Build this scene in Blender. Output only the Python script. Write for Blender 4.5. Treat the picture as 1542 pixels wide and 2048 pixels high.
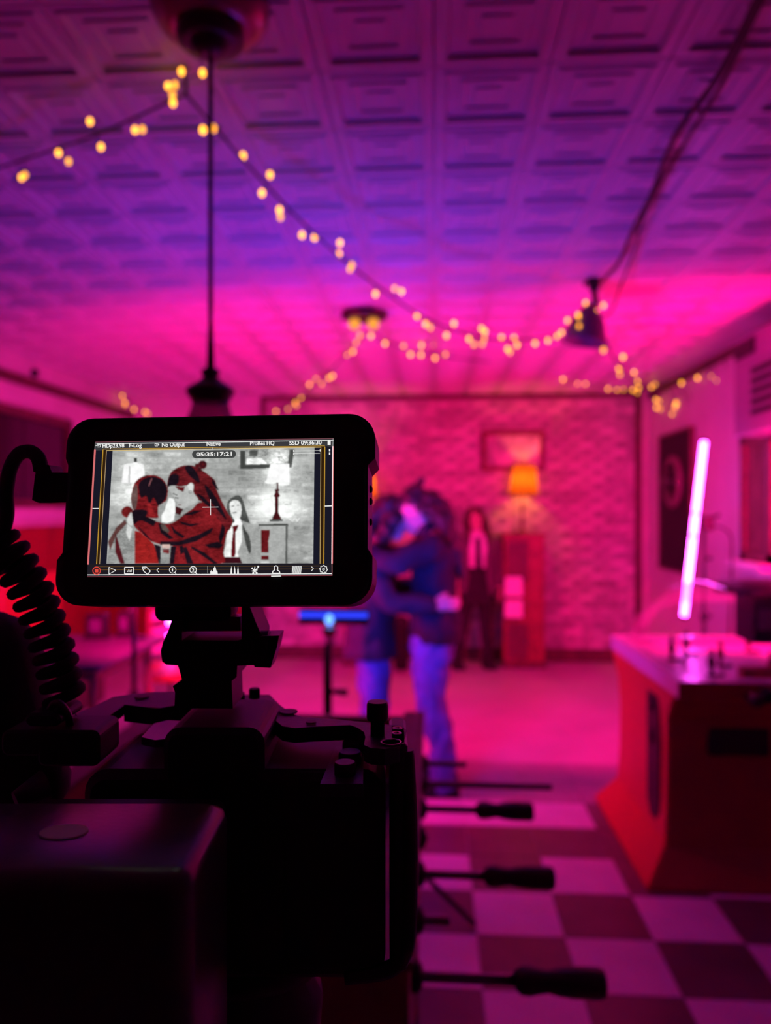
import bpy, bmesh, math, random
import numpy as np
from mathutils import Vector, Matrix, Euler
random.seed(7)
sc = bpy.context.scene
for o in list(bpy.data.objects): bpy.data.objects.remove(o)
COL = sc.collection
PI = math.pi
# ------------------------------------------------------------------ camera
F = 1500.0                       # focal length in pixels of the 1542x2048 frame
CAM = Vector((0.0, 0.0, 1.47))
YAW = math.atan(97 / F)
cam_d = bpy.data.cameras.new('camera')
cam_o = bpy.data.objects.new('camera', cam_d); COL.objects.link(cam_o)
cam_o.location = CAM; cam_o.rotation_euler = (PI / 2, 0, YAW)
cam_d.sensor_fit = 'VERTICAL'; cam_d.sensor_height = 36.0; cam_d.lens = F / 2048 * 36.0
cam_d.clip_start = 0.01; cam_d.clip_end = 60
cam_d.dof.use_dof = True; cam_d.dof.focus_distance = 0.352; cam_d.dof.aperture_fstop = 6.0
sc.camera = cam_o
# ------------------------------------------------------------------ world, exposure
w = bpy.data.worlds.new('world'); sc.world = w; w.use_nodes = True
w.node_tree.nodes['Background'].inputs[0].default_value = (0.02, 0.0, 0.02, 1)
w.node_tree.nodes['Background'].inputs[1].default_value = 0.05
vs = sc.view_settings
vs.view_transform = 'Standard'; vs.look = 'None'; vs.gamma = 1.0; vs.use_curve_mapping = False
EXPO = 0.0
vs.exposure = EXPO
try:
    sc.cycles.use_denoising = True
    sc.cycles.max_bounces = 8; sc.cycles.transparent_max_bounces = 12
    sc.cycles.sample_clamp_indirect = 4.0
except Exception: pass
# lamp strengths (the lamps themselves are built further down)
TUBE_R = dict(col=(1.0, 0.07, 0.95), s=24.0)     # tube by the right wall
TUBE_L = dict(col=(1.0, 0.07, 0.95), s=24.0)     # tube behind the monitor
PINK = dict(col=(1.0, 0.001, 0.155), s=210.0, s2=210.0)        # panel lamp on the tall stand behind the monitor, aimed at the far end
BLUE = dict(col=(0.06, 0.04, 1.0), s=640.0)        # small panel lamp facing the couple
BULB = dict(col=(1.0, 0.28, 0.03), s=250.0)        # table lamps
FAIRY = dict(col=(1.0, 0.36, 0.03), s=4.0)
# ------------------------------------------------------------------ helpers
cy, sy = math.cos(YAW), math.sin(YAW)
def c2w(X, D, Z):                # camera-aligned metres -> room
    return Vector((X * cy - D * sy, X * sy + D * cy, 0)) + Vector((0, 0, Z)) + CAM
def ray(u, v):
    a, b = (u - 771) / F, (1024 - v) / F
    return Vector((a * cy - sy, a * sy + cy, b))
def at(u, v, y):
    d = ray(u, v); return CAM + d * (y / d.y)
def atz(u, v, z):
    d = ray(u, v); return CAM + d * ((z - CAM.z) / d.z)
def cpx(u, v, D):                # camera-frame point at camera depth D
    return Vector(((u - 771) / F * D, D, (1024 - v) / F * D))
def project(p):
    q = p - CAM
    X = q.x * cy + q.y * sy; D = -q.x * sy + q.y * cy
    if D < 0.05: return None
    return (771 + F * X / D, 1024 - F * q.z / D, D)
def lin(r, g, b):
    f = lambda c: ((c / 255 + 0.055) / 1.055) ** 2.4 if c > 10 else c / 255 / 12.92
    return (f(r), f(g), f(b))

def mat(name, col, rough=0.6, metal=0.0, spec=0.5, noise=0.0, scale=20.0, bump=0.0, bscale=60.0, emit=None, es=0.0, coat=0.0, rnd=0.0):
    m = bpy.data.materials.new(name); m.use_nodes = True
    nt = m.node_tree; b = nt.nodes['Principled BSDF']
    b.inputs['Base Color'].default_value = (*col, 1); b.inputs['Roughness'].default_value = rough
    b.inputs['Metallic'].default_value = metal; b.inputs['Specular IOR Level'].default_value = spec
    b.inputs['Coat Weight'].default_value = coat
    tc = nt.nodes.new('ShaderNodeTexCoord')
    if noise or rnd:
        n = nt.nodes.new('ShaderNodeTexNoise'); n.inputs['Scale'].default_value = scale; n.inputs['Detail'].default_value = 5
        nt.links.new(tc.outputs['Object'], n.inputs['Vector'])
        mr = nt.nodes.new('ShaderNodeMapRange'); mr.inputs['From Min'].default_value = .3; mr.inputs['From Max'].default_value = .7
        mr.inputs['To Min'].default_value = 1 - noise; mr.inputs['To Max'].default_value = 1 + noise
        nt.links.new(n.outputs['Fac'], mr.inputs['Value'])
        val = mr.outputs[0]
        if rnd:
            oi = nt.nodes.new('ShaderNodeObjectInfo'); ge = nt.nodes.new('ShaderNodeNewGeometry')
            ad = nt.nodes.new('ShaderNodeMath'); ad.operation = 'ADD'
            nt.links.new(oi.outputs['Random'], ad.inputs[0]); nt.links.new(ge.outputs['Random Per Island'], ad.inputs[1])
            fr = nt.nodes.new('ShaderNodeMath'); fr.operation = 'FRACT'; nt.links.new(ad.outputs[0], fr.inputs[0])
            m2 = nt.nodes.new('ShaderNodeMapRange'); m2.inputs['To Min'].default_value = 1 - rnd; m2.inputs['To Max'].default_value = 1 + rnd
            nt.links.new(fr.outputs[0], m2.inputs['Value'])
            mu = nt.nodes.new('ShaderNodeMath'); mu.operation = 'MULTIPLY'
            nt.links.new(val, mu.inputs[0]); nt.links.new(m2.outputs[0], mu.inputs[1]); val = mu.outputs[0]
        vm = nt.nodes.new('ShaderNodeVectorMath'); vm.operation = 'SCALE'; vm.inputs[0].default_value = col
        nt.links.new(val, vm.inputs['Scale']); nt.links.new(vm.outputs[0], b.inputs['Base Color'])
    if bump:
        n2 = nt.nodes.new('ShaderNodeTexNoise'); n2.inputs['Scale'].default_value = bscale; n2.inputs['Detail'].default_value = 4
        nt.links.new(tc.outputs['Object'], n2.inputs['Vector'])
        bp = nt.nodes.new('ShaderNodeBump'); bp.inputs['Strength'].default_value = bump; bp.inputs['Distance'].default_value = 0.01
        nt.links.new(n2.outputs['Fac'], bp.inputs['Height']); nt.links.new(bp.outputs[0], b.inputs['Normal'])
    if emit:
        b.inputs['Emission Color'].default_value = (*emit, 1); b.inputs['Emission Strength'].default_value = es
    return m
def mat_emit(name, col, s):
    m = bpy.data.materials.new(name); m.use_nodes = True; nt = m.node_tree; nt.nodes.clear()
    e = nt.nodes.new('ShaderNodeEmission'); e.inputs[0].default_value = (*col, 1); e.inputs[1].default_value = s
    o = nt.nodes.new('ShaderNodeOutputMaterial'); nt.links.new(e.outputs[0], o.inputs[0]); return m
def mat_thin(name, tint=(1, 1, 1), gloss=0.10, rough=0.03, haze=0.0, hcol=(.8, .8, .8)):
    m = bpy.data.materials.new(name); m.use_nodes = True; nt = m.node_tree; nt.nodes.clear()
    t = nt.nodes.new('ShaderNodeBsdfTransparent'); t.inputs[0].default_value = (*tint, 1)
    g = nt.nodes.new('ShaderNodeBsdfGlossy'); g.inputs['Roughness'].default_value = rough
    lw = nt.nodes.new('ShaderNodeFresnel'); lw.inputs['IOR'].default_value = 1.45
    ad = nt.nodes.new('ShaderNodeMath'); ad.operation = 'MULTIPLY_ADD'; ad.inputs[1].default_value = .45; ad.inputs[2].default_value = gloss - 0.05; ad.use_clamp = True
    nt.links.new(lw.outputs[0], ad.inputs[0])
    mx = nt.nodes.new('ShaderNodeMixShader'); nt.links.new(ad.outputs[0], mx.inputs[0]); nt.links.new(t.outputs[0], mx.inputs[1]); nt.links.new(g.outputs[0], mx.inputs[2])
    last = mx
    if haze:
        d = nt.nodes.new('ShaderNodeBsdfDiffuse'); d.inputs[0].default_value = (*hcol, 1)
        m2 = nt.nodes.new('ShaderNodeMixShader'); m2.inputs[0].default_value = haze
        nt.links.new(mx.outputs[0], m2.inputs[1]); nt.links.new(d.outputs[0], m2.inputs[2]); last = m2
    o = nt.nodes.new('ShaderNodeOutputMaterial'); nt.links.new(last.outputs[0], o.inputs[0]); return m
def mat_shade(name, col):
    m = bpy.data.materials.new(name); m.use_nodes = True; nt = m.node_tree; nt.nodes.clear()
    t = nt.nodes.new('ShaderNodeBsdfTranslucent'); t.inputs[0].default_value = (*col, 1)
    d = nt.nodes.new('ShaderNodeBsdfDiffuse'); d.inputs[0].default_value = (*col, 1)
    mx = nt.nodes.new('ShaderNodeMixShader'); mx.inputs[0].default_value = 0.45
    nt.links.new(t.outputs[0], mx.inputs[1]); nt.links.new(d.outputs[0], mx.inputs[2])
    o = nt.nodes.new('ShaderNodeOutputMaterial'); nt.links.new(mx.outputs[0], o.inputs[0]); return m

class MB:
    """collects boxes, prisms, tubes and lathes into one mesh"""
    def __init__(s): s.v = []; s.f = []; s.sm = []
    def add(s, vs_, fs, smooth=False):
        k = len(s.v); s.v += [tuple(p) for p in vs_]
        for f in fs: s.f.append([i + k for i in f]); s.sm.append(smooth)
        return s
    def box(s, c, d, R=None):
        x, y, z = d[0] / 2, d[1] / 2, d[2] / 2
        pts = [Vector(p) for p in ((-x, -y, -z), (x, -y, -z), (x, y, -z), (-x, y, -z), (-x, -y, z), (x, -y, z), (x, y, z), (-x, y, z))]
        if R is not None: pts = [R @ p for p in pts]
        c = Vector(c)
        return s.add([p + c for p in pts], [(0, 3, 2, 1), (4, 5, 6, 7), (0, 1, 5, 4), (1, 2, 6, 5), (2, 3, 7, 6), (3, 0, 4, 7)])
    def bb(s, a, b):
        return s.box([(a[i] + b[i]) / 2 for i in range(3)], [abs(b[i] - a[i]) for i in range(3)])
    def rbox(s, c, d, r=0.01, axis=1, n=5, R=None):
        """box with the four edges along `axis` rounded and small chamfers on the ends"""
        ia = [i for i in range(3) if i != axis]
        w, h = d[ia[0]] / 2, d[ia[1]] / 2
        def ring(ins):
            out = []
            for cx, cz, a0 in ((w - r, h - r, 0), (-w + r, h - r, 90), (-w + r, -h + r, 180), (w - r, -h + r, 270)):
                for i in range(n + 1):
                    a = math.radians(a0 + 90 * i / n); out.append((cx + (r - ins) * math.cos(a), cz + (r - ins) * math.sin(a)))
            return out
        ch = min(r * 0.35, d[axis] * 0.2)
        levels = [(-d[axis] / 2, ch), (-d[axis] / 2 + ch, 0), (d[axis] / 2 - ch, 0), (d[axis] / 2, ch)]
        vs_ = []; m = 4 * (n + 1)
        for l, ins in levels:
            for p in ring(ins):
                q = [0, 0, 0]; q[axis] = l; q[ia[0]] = p[0]; q[ia[1]] = p[1]; q = Vector(q)
                if R is not None: q = R @ q
                vs_.append(q + Vector(c))
        fs = []
        for l in range(3):
            for i in range(m): fs.append((l * m + i, l * m + (i + 1) % m, (l + 1) * m + (i + 1) % m, (l + 1) * m + i))
        fs.append(tuple(range(m))[::-1]); fs.append(tuple(range(3 * m, 4 * m)))
        return s.add(vs_, fs)
    def prism(s, outline, fn0, fn1):
        """outline: 2D points; fn0/fn1 map them to 3D"""
        n = len(outline); a = [Vector(fn0(*p)) for p in outline]; b = [Vector(fn1(*p)) for p in outline]
        fs = [(i, (i + 1) % n, n + (i + 1) % n, n + i) for i in range(n)]
        fs += [tuple(range(n))[::-1], tuple(range(n, 2 * n))]
        return s.add(a + b, fs)
    def tube(s, path, r, n=10, caps=True, smooth=True):
        P = [Vector(p) for p in path]; m = len(P)
        rr = r if isinstance(r, (list, tuple)) else [r] * m
        up = Vector((0, 0, 1)); vs_ = []; prev = None
        for i in range(m):
            t = (P[min(i + 1, m - 1)] - P[max(i - 1, 0)])
            if t.length < 1e-9: t = Vector((0, 0, 1))
            t.normalize()
            if prev is None:
                a = t.cross(up)
                if a.length < 1e-3: a = t.cross(Vector((0, 1, 0)))
            else: a = prev - t * prev.dot(t)
            a.normalize(); prev = a; b = t.cross(a)
            for k in range(n):
                an = 2 * PI * k / n; vs_.append(P[i] + (a * math.cos(an) + b * math.sin(an)) * rr[i])
        fs = [(i * n + k, i * n + (k + 1) % n, (i + 1) * n + (k + 1) % n, (i + 1) * n + k) for i in range(m - 1) for k in range(n)]
        s.add(vs_, fs, smooth)
        if caps:
            k0 = len(s.v) - len(vs_)
            s.f.append([k0 + i for i in range(n)][::-1]); s.sm.append(False)
            s.f.append([k0 + (m - 1) * n + i for i in range(n)]); s.sm.append(False)
        return s
    def lathe(s, prof, c=(0, 0, 0), n=24, R=None, smooth=True, closed=True):
        """prof: (radius, height) pairs around local z"""
        c = Vector(c); vs_ = []
        for r, z in prof:
            for k in range(n):
                p = Vector((r * math.cos(2 * PI * k / n), r * math.sin(2 * PI * k / n), z))
                vs_.append((R @ p if R is not None else p) + c)
        m = len(prof)
        fs = [(i * n + k, i * n + (k + 1) % n, (i + 1) * n + (k + 1) % n, (i + 1) * n + k) for i in range(m - 1) for k in range(n)]
        s.add(vs_, fs, smooth)
        if closed:
            k0 = len(s.v) - len(vs_)
            s.f.append([k0 + i for i in range(n)][::-1]); s.sm.append(False)
            s.f.append([k0 + (m - 1) * n + i for i in range(n)]); s.sm.append(False)
        return s
    def blob(s, c, r, R=None, n=16, m=10):
        if not isinstance(r, (tuple, list)): r = (r, r, r)
        c = Vector(c); vs_ = []
        for i in range(1, m):
            th = PI * i / m
            for k in range(n):
                p = Vector((r[0] * math.sin(th) * math.cos(2 * PI * k / n), r[1] * math.sin(th) * math.sin(2 * PI * k / n), r[2] * math.cos(th)))
                vs_.append((R @ p if R is not None else p) + c)
        tp = Vector((0, 0, r[2])); bt = -tp
        if R is not None: tp = R @ tp; bt = R @ bt
        vs_ += [tp + c, bt + c]; a, b = len(vs_) - 2, len(vs_) - 1
        fs = [(i * n + k, (i + 1) * n + k, (i + 1) * n + (k + 1) % n, i * n + (k + 1) % n) for i in range(m - 2) for k in range(n)]
        fs += [(a, k, (k + 1) % n) for k in range(n)] + [(b, (m - 2) * n + (k + 1) % n, (m - 2) * n + k) for k in range(n)]
        return s.add(vs_, fs, True)
    def limb(s, pts, rad, side=Vector((1, 0, 0)), n=14, sub=5):
        """smooth tapering limb with rounded ends; rad entries r or (along side, across)"""
        P = [Vector(p) for p in pts]; Rr = [(r, r) if not isinstance(r, (tuple, list)) else r for r in rad]
        def cr(a, b, c, d, t): return 0.5 * ((2 * b) + (c - a) * t + (2 * a - 5 * b + 4 * c - d) * t * t + (3 * b - a - 3 * c + d) * t ** 3)
        pp, rr = [], []
        for i in range(len(P) - 1):
            i0, i3 = max(i - 1, 0), min(i + 2, len(P) - 1)
            for k in range(sub):
                t = k / sub
                pp.append(cr(P[i0], P[i], P[i + 1], P[i3], t))
                rr.append(tuple(Rr[i][j] * (1 - t) + Rr[i + 1][j] * t for j in (0, 1)))
        pp.append(P[-1]); rr.append(Rr[-1])
        t0 = (pp[1] - pp[0]).normalized(); t1 = (pp[-1] - pp[-2]).normalized()
        A, B = [], []
        for q in (0.95, 0.75, 0.4):
            f = math.sqrt(1 - q * q)
            A.append((pp[0] - t0 * min(rr[0]) * q, (rr[0][0] * f, rr[0][1] * f)))
            B.append((pp[-1] + t1 * min(rr[-1]) * q, (rr[-1][0] * f, rr[-1][1] * f)))
        full = A + list(zip(pp, rr)) + B[::-1]
        vs_ = []; m = len(full)
        for i, (p, r) in enumerate(full):
            t = full[min(i + 1, m - 1)][0] - full[max(i - 1, 0)][0]; t.normalize()
            a = side - t * side.dot(t)
            if a.length < 1e-3: a = t.orthogonal()
            a.normalize(); b = t.cross(a)
            for k in range(n):
                an = 2 * PI * k / n; vs_.append(p + a * (math.cos(an) * r[0]) + b * (math.sin(an) * r[1]))
        fs = [(i * n + k, i * n + (k + 1) % n, (i + 1) * n + (k + 1) % n, (i + 1) * n + k) for i in range(m - 1) for k in range(n)]
        fs += [tuple(range(n))[::-1], tuple(range((m - 1) * n, m * n))]
        return s.add(vs_, fs, True)
    def loft(s, rings, n=32, wave=0.0, k=9):
        """elliptical rings (x, y, z, rx, ry) with flat ends"""
        vs_ = []
        for q, (x, y, z, rx, ry) in enumerate(rings):
            for i in range(n):
                a = 2 * PI * i / n; f = 1 + wave * (1 - q / len(rings)) * math.sin(k * a)
                vs_.append((x + rx * f * math.cos(a), y + ry * f * math.sin(a), z))
        m = len(rings)
        fs = [(i * n + j, i * n + (j + 1) % n, (i + 1) * n + (j + 1) % n, (i + 1) * n + j) for i in range(m - 1) for j in range(n)]
        return s.add(vs_, fs + [tuple(range(n))[::-1], tuple(range((m - 1) * n, m * n))], True)
    def mesh(s, name):
        me = bpy.data.meshes.new(name); me.from_pydata(s.v, [], s.f)
        me.polygons.foreach_set('use_smooth', s.sm)
        bm = bmesh.new(); bm.from_mesh(me); bmesh.ops.recalc_face_normals(bm, faces=bm.faces); bm.to_mesh(me); bm.free()
        return me
    def build(s, name, m, parent=None, off=None, loc=None):
        if off is not None: s.v = [(p[0] - off[0], p[1] - off[1], p[2] - off[2]) for p in s.v]
        return link(name, s.mesh(name), m, parent, loc)
def link(name, me, m, parent=None, loc=None):
    o = bpy.data.objects.new(name, me)
    if m is not None and (len(me.materials) == 0): me.materials.append(m)
    if parent is not None: o.parent = parent
    if loc is not None: o.location = loc
    COL.objects.link(o); return o
def tag(o, label, cat, group=None):
    o['label'] = label; o['category'] = cat
    if group: o['group'] = group
    return o
def thing(name, label, cat, loc=(0, 0, 0), rotz=0.0, group=None):
    o = bpy.data.objects.new(name, None); COL.objects.link(o); o.empty_display_size = 0.05
    o.location = loc; o.rotation_euler = (0, 0, rotz)
    return tag(o, label, cat, group)
def struct(o): o['kind'] = 'structure'; return o
def remesh(mb, name, voxel=0.008, smooth=4, disp=0.0, dscale=14.0, seed=0):
    me = mb.mesh('tmp'); o = bpy.data.objects.new('tmp', me); COL.objects.link(o)
    r = o.modifiers.new('r', 'REMESH'); r.mode = 'VOXEL'; r.voxel_size = voxel
    if smooth:
        s = o.modifiers.new('s', 'SMOOTH'); s.iterations = smooth; s.factor = 0.5
    dg = bpy.context.evaluated_depsgraph_get()
    out = bpy.data.meshes.new_from_object(o.evaluated_get(dg)); out.name = name
    bpy.data.objects.remove(o); bpy.data.meshes.remove(me)
    if disp:
        from mathutils import noise as nz
        nr = [v.normal.copy() for v in out.vertices]
        for v, n in zip(out.vertices, nr):
            q = v.co * dscale + Vector((seed, seed * 2.3, 0)); q.z *= 0.8
            v.co += n * (disp * (abs(nz.noise(q)) * 2 - 0.6))
    out.polygons.foreach_set('use_smooth', [True] * len(out.polygons)); out.update()
    return out
def sag(a, b, d, n=10):
    a, b = Vector(a), Vector(b); return [a.lerp(b, i / n) - Vector((0, 0, d * 4 * (i / n) * (1 - i / n))) for i in range(n + 1)]
def smooth_path(pts, sub=6):
    P = [Vector(p) for p in pts]; out = []
    for i in range(len(P) - 1):
        a, b, c, d = P[max(i - 1, 0)], P[i], P[i + 1], P[min(i + 2, len(P) - 1)]
        for k in range(sub):
            t = k / sub; out.append(0.5 * ((2 * b) + (c - a) * t + (2 * a - 5 * b + 4 * c - d) * t * t + (3 * b - a - 3 * c + d) * t ** 3))
    out.append(P[-1]); return out
# ------------------------------------------------------------------ materials
M = {}
M['plaster'] = mat('plaster', (.62, .58, .56), .75, noise=.08, scale=3, bump=.15)
M['wainscot'] = mat('wainscot_red', (.26, .012, .012), .5, noise=.15, scale=4)
M['tin'] = mat('pressed_tin_paint', (.60, .57, .58), .42, noise=.08, scale=4, bump=.1, bscale=25)
M['brick'] = mat('painted_brick', (.50, .44, .42), .75, noise=.3, scale=9, bump=.45, bscale=30, rnd=.3)
M['mortar'] = mat('mortar', (.40, .36, .34), .9, noise=.2, scale=30, bump=.3)
M['dark_trim'] = mat('dark_trim_wood', (.10, .045, .035), .5, noise=.3, scale=12)
M['pale_trim'] = mat('pale_trim', (.5, .42, .40), .5, noise=.1, scale=8)
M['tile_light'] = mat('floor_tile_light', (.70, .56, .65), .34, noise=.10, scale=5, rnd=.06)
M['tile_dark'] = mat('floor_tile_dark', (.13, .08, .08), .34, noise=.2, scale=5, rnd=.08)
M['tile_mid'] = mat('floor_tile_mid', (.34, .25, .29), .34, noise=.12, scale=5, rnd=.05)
M['floor'] = mat('floor_vinyl', (.52, .42, .46), .32, noise=.12, scale=2.5)
M['black'] = mat('black_plastic', (.006, .005, .006), .5, bump=.03, bscale=900)
M['black_soft'] = mat('black_rubber', (.008, .007, .008), .75, bump=.05, bscale=900)
M['black_metal'] = mat('black_metal', (.012, .010, .012), .42, metal=.2)
M['cage'] = mat('anodised_cage', (.035, .03, .04), .45, metal=.3, bump=.05, bscale=400)
M['dark_steel'] = mat('dark_steel', (.12, .11, .12), .32, metal=.9)
M['steel'] = mat('steel', (.5, .5, .5), .25, metal=1)
M['wood_red'] = mat('red_brown_wood', (.24, .07, .045), .45, noise=.3, scale=10)
M['wood_dark'] = mat('dark_wood', (.11, .05, .04), .5, noise=.3, scale=10)
M['hockey_red'] = mat('red_laminate', (.55, .05, .025), .4, noise=.05, scale=6)
M['hockey_front'] = mat('maroon_laminate', (.36, .03, .035), .45, noise=.08, scale=6)
M['white_gloss'] = mat('white_gloss_laminate', (.72, .70, .72), .22, noise=.03, scale=8)
M['ice'] = mat('rink_surface', (.75, .72, .74), .3, noise=.04, scale=12)
M['handle'] = mat('handle_rubber', (.022, .010, .010), .5)
M['paper'] = mat('paper', (.8, .78, .78), .7, noise=.1, scale=30)
M['frame_red'] = mat('red_frame_wood', (.16, .04, .03), .4, noise=.2, scale=20)
M['skin'] = mat('skin', (.62, .40, .32), .55, noise=.06, scale=20)
M['hair_dark'] = mat('dark_hair', (.03, .016, .013), .5, noise=.5, scale=40, bump=.5, bscale=120)
M['hair_brown'] = mat('brown_hair', (.07, .032, .022), .5, noise=.5, scale=40, bump=.5, bscale=120)
M['denim_dark'] = mat('dark_denim', (.012, .013, .026), .85, noise=.35, scale=14, bump=.4, bscale=120)
M['jacket_purple'] = mat('dull_jacket_cloth', (.020, .018, .030), .85, noise=.3, scale=14, bump=.3, bscale=120)
M['jeans'] = mat('pale_jeans', (.09, .12, .36), .85, noise=.22, scale=16, bump=.3, bscale=140)
M['black_cloth'] = mat('black_cloth', (.014, .011, .013), .85, noise=.3, scale=20)
M['blazer'] = mat('grey_blazer', (.11, .075, .09), .85, noise=.15, scale=20)
M['shirt'] = mat('white_shirt', (.75, .7, .72), .8)
M['eye'] = mat('eye', (.02, .015, .015), .2)
M['glass'] = mat_thin('clear_acrylic', gloss=.06, rough=.03, haze=.012)
M['dark_glass'] = mat('night_glass', (.01, .006, .008), .12)
M['shade_glass'] = mat_thin('smoked_glass', tint=(.45, .35, .4), gloss=.12, rough=.08, haze=.12, hcol=(.4, .25, .3))
M['shade'] = mat_shade('amber_lampshade', (.22, .085, .02))
M['lamp_tin'] = mat('painted_lamp_tin', (.09, .05, .10), .4)
M['bronze'] = mat('dark_bronze', (.035, .02, .018), .4, metal=.4)
M['canopy'] = mat('copper_canopy', (.34, .14, .14), .3, metal=.4)
M['tube_r'] = mat_emit('led_tube_glow', TUBE_R['col'], TUBE_R['s'])
M['tube_l'] = mat_emit('led_tube_glow_b', TUBE_L['col'], TUBE_L['s'])
M['pink'] = mat_emit('pink_panel_glow', PINK['col'], PINK['s'])
M['pink2'] = mat_emit('pink_panel_glow_b', PINK['col'], PINK['s2'])
M['blue'] = mat_emit('blue_panel_glow', BLUE['col'], BLUE['s'])
M['blue_edge'] = mat_emit('blue_edge_glow', (.03, .05, 1.0), 1.3)
M['blue_spill'] = mat_emit('blue_spill_glow', (.12, .30, 1.0), 2.5)  # emission standing in for blue panel light on the steel swivel
M['bulb'] = mat_emit('lamp_bulb_glow', BULB['col'], BULB['s'])
M['fairy'] = mat_emit('fairy_bulb_glow', FAIRY['col'], FAIRY['s'])
M['fairy_far'] = mat_emit('fairy_bulb_glow_soft', FAIRY['col'], FAIRY['s'] * .6)
M['amber'] = mat_emit('ceiling_bulb_glow', (1, .36, .05), 1.1)
M['wire'] = mat('dark_wire', (.03, .012, .015), .6)
M['grey_box'] = mat('pale_enamel', (.26, .20, .26), .45)
M['purple_top'] = mat('grey_laminate', (.07, .05, .09), .35, noise=.08)
M['pink_cloth'] = mat('pale_cloth', (.5, .42, .46), .85, noise=.15, scale=10)
M['dart'] = mat('dartboard_face', (.17, .10, .10), .8, noise=.2, scale=30)
# ------------------------------------------------------------------ room shell
H = 2.65; XL, XR, YB, YF = -3.1, 2.09, 7.5, -4.5
TS = 0.303
floor = struct(MB().bb((XL, YF, -.06), (XR, YB, -.004)).build('floor', M['floor']))
ceiling = struct(MB().bb((XL, YF, H), (XR, YB, H + .08)).build('ceiling', M['tin']))
wall_left = struct(MB().bb((XL - .1, YF, 0), (XL, YB, H)).build('wall_left', M['plaster']))
wall_right = struct(MB().bb((XR, YF, 0), (XR + .1, YB, H)).build('wall_right', M['plaster']))
wall_back = struct(MB().bb((XL, YB, 0), (XR, YB + .1, H)).build('wall_back', M['plaster']))
wall_front = struct(MB().bb((XL, YF - .1, 0), (XR, YF, H)).build('wall_front', M['dark_trim']))
# floor tiles: black and white checks, then whole rows
X0T, Y0T = .149, 2.93
tl = {}
for kind in ('tile_light', 'tile_dark', 'tile_mid'):
    mb = MB(); h = TS / 2 - .0012
    mb.add([(-h, -h, -.004), (h, -h, -.004), (h, h, -.004), (-h, h, -.004), (-h + .001, -h + .001, 0), (h - .001, -h + .001, 0), (h - .001, h - .001, 0), (-h + .001, h - .001, 0)],
           [(4, 5, 6, 7), (0, 1, 5, 4), (1, 2, 6, 5), (2, 3, 7, 6), (3, 0, 4, 7)])
    me = mb.mesh('tile'); me.materials.append(M[kind]); tl[kind] = me
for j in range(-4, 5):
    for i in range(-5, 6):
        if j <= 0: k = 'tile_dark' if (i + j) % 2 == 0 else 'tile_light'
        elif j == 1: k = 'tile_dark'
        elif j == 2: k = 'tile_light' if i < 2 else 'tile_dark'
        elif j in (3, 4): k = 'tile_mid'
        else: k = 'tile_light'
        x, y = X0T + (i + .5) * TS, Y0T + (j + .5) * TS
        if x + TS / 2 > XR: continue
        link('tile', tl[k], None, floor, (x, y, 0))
# pressed tin ceiling panels
def tin_panel():
    mb = MB(); h = TS / 2
    prof = [(h - .0005, -.006), (h - .003, -.012), (h - .022, -.013), (h - .027, -.018), (h - .033, -.018), (h - .040, -.005), (.082, -.005), (.078, -.011), (.064, -.011), (.060, -.005), (.040, -.005), (.036, -.010), (.012, -.010)]
    vs_ = []
    for r, z in prof: vs_ += [(-r, -r, z), (r, -r, z), (r, r, z), (-r, r, z)]
    fs = [(i * 4 + k, (i + 1) * 4 + k, (i + 1) * 4 + (k + 1) % 4, i * 4 + (k + 1) % 4) for i in range(len(prof) - 1) for k in range(4)]
    n = len(prof) - 1; fs.append((n * 4 + 3, n * 4 + 2, n * 4 + 1, n * 4))
    return vs_, fs
pv, pf = tin_panel()
pme = bpy.data.meshes.new('panel'); pme.from_pydata(pv, [], pf); pme.materials.append(M['tin'])
cand = []
for j in range(-2, 18):
    for i in range(-11, 7):
        x, y = (i + .5) * TS, 1.973 + (j + .5) * TS
        if x - TS / 2 < XL or x + TS / 2 > XR or y + TS / 2 > YB - .05: continue
        p = project(Vector((x, y, H)))
        vis = p and -60 < p[0] < 1600 and -90 < p[1] < 900
        cand.append((0 if vis else 1, y, x))
cand.sort()
rest = MB()
for n, (vz, y, x) in enumerate(cand):
    if n < 290 and vz == 0: link('panel', pme, None, ceiling, (x, y, H))
    else: rest.add([(a + x, b + y, c + H) for a, b, c in pv], pf)
o = rest.build('panel_field', M['tin'], ceiling); o['kind'] = 'stuff'
# brick wall on the back wall
BX0, BX1, BZ0, BZ1 = -1.70, 1.96, .12, 2.60
mor = MB().bb((BX0, YB - .012, BZ0), (BX1, YB, BZ1)).build('mortar_bed', M['mortar'], wall_back)
BW, BH, BD = .205, .068, .03
def brick_mesh(w, seed):
    rg = random.Random(seed); x, z = w / 2 - .006, BH / 2 - .006
    j = lambda: rg.uniform(-.003, .003)
    vs_ = [(-x + j(), 0, -z + j()), (x + j(), 0, -z + j()), (x + j(), 0, z + j()), (-x + j(), 0, z + j())]
    vs_ += [(a * .96 if abs(a) > 0 else a, -BD + rg.uniform(-.005, .005), c * .88) for a, b, c in vs_]
    return vs_, [(4, 5, 6, 7), (0, 1, 5, 4), (1, 2, 6, 5), (2, 3, 7, 6), (3, 0, 4, 7)]
bvars = [brick_mesh(BW, s) for s in range(6)]
bmes = []
for vs_, fs in bvars:
    me = MB().add(vs_, fs).mesh('brick'); me.materials.append(M['brick']); bmes.append(me)
rest = MB(); bl = []
nz_ = int((BZ1 - BZ0) / BH)
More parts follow.
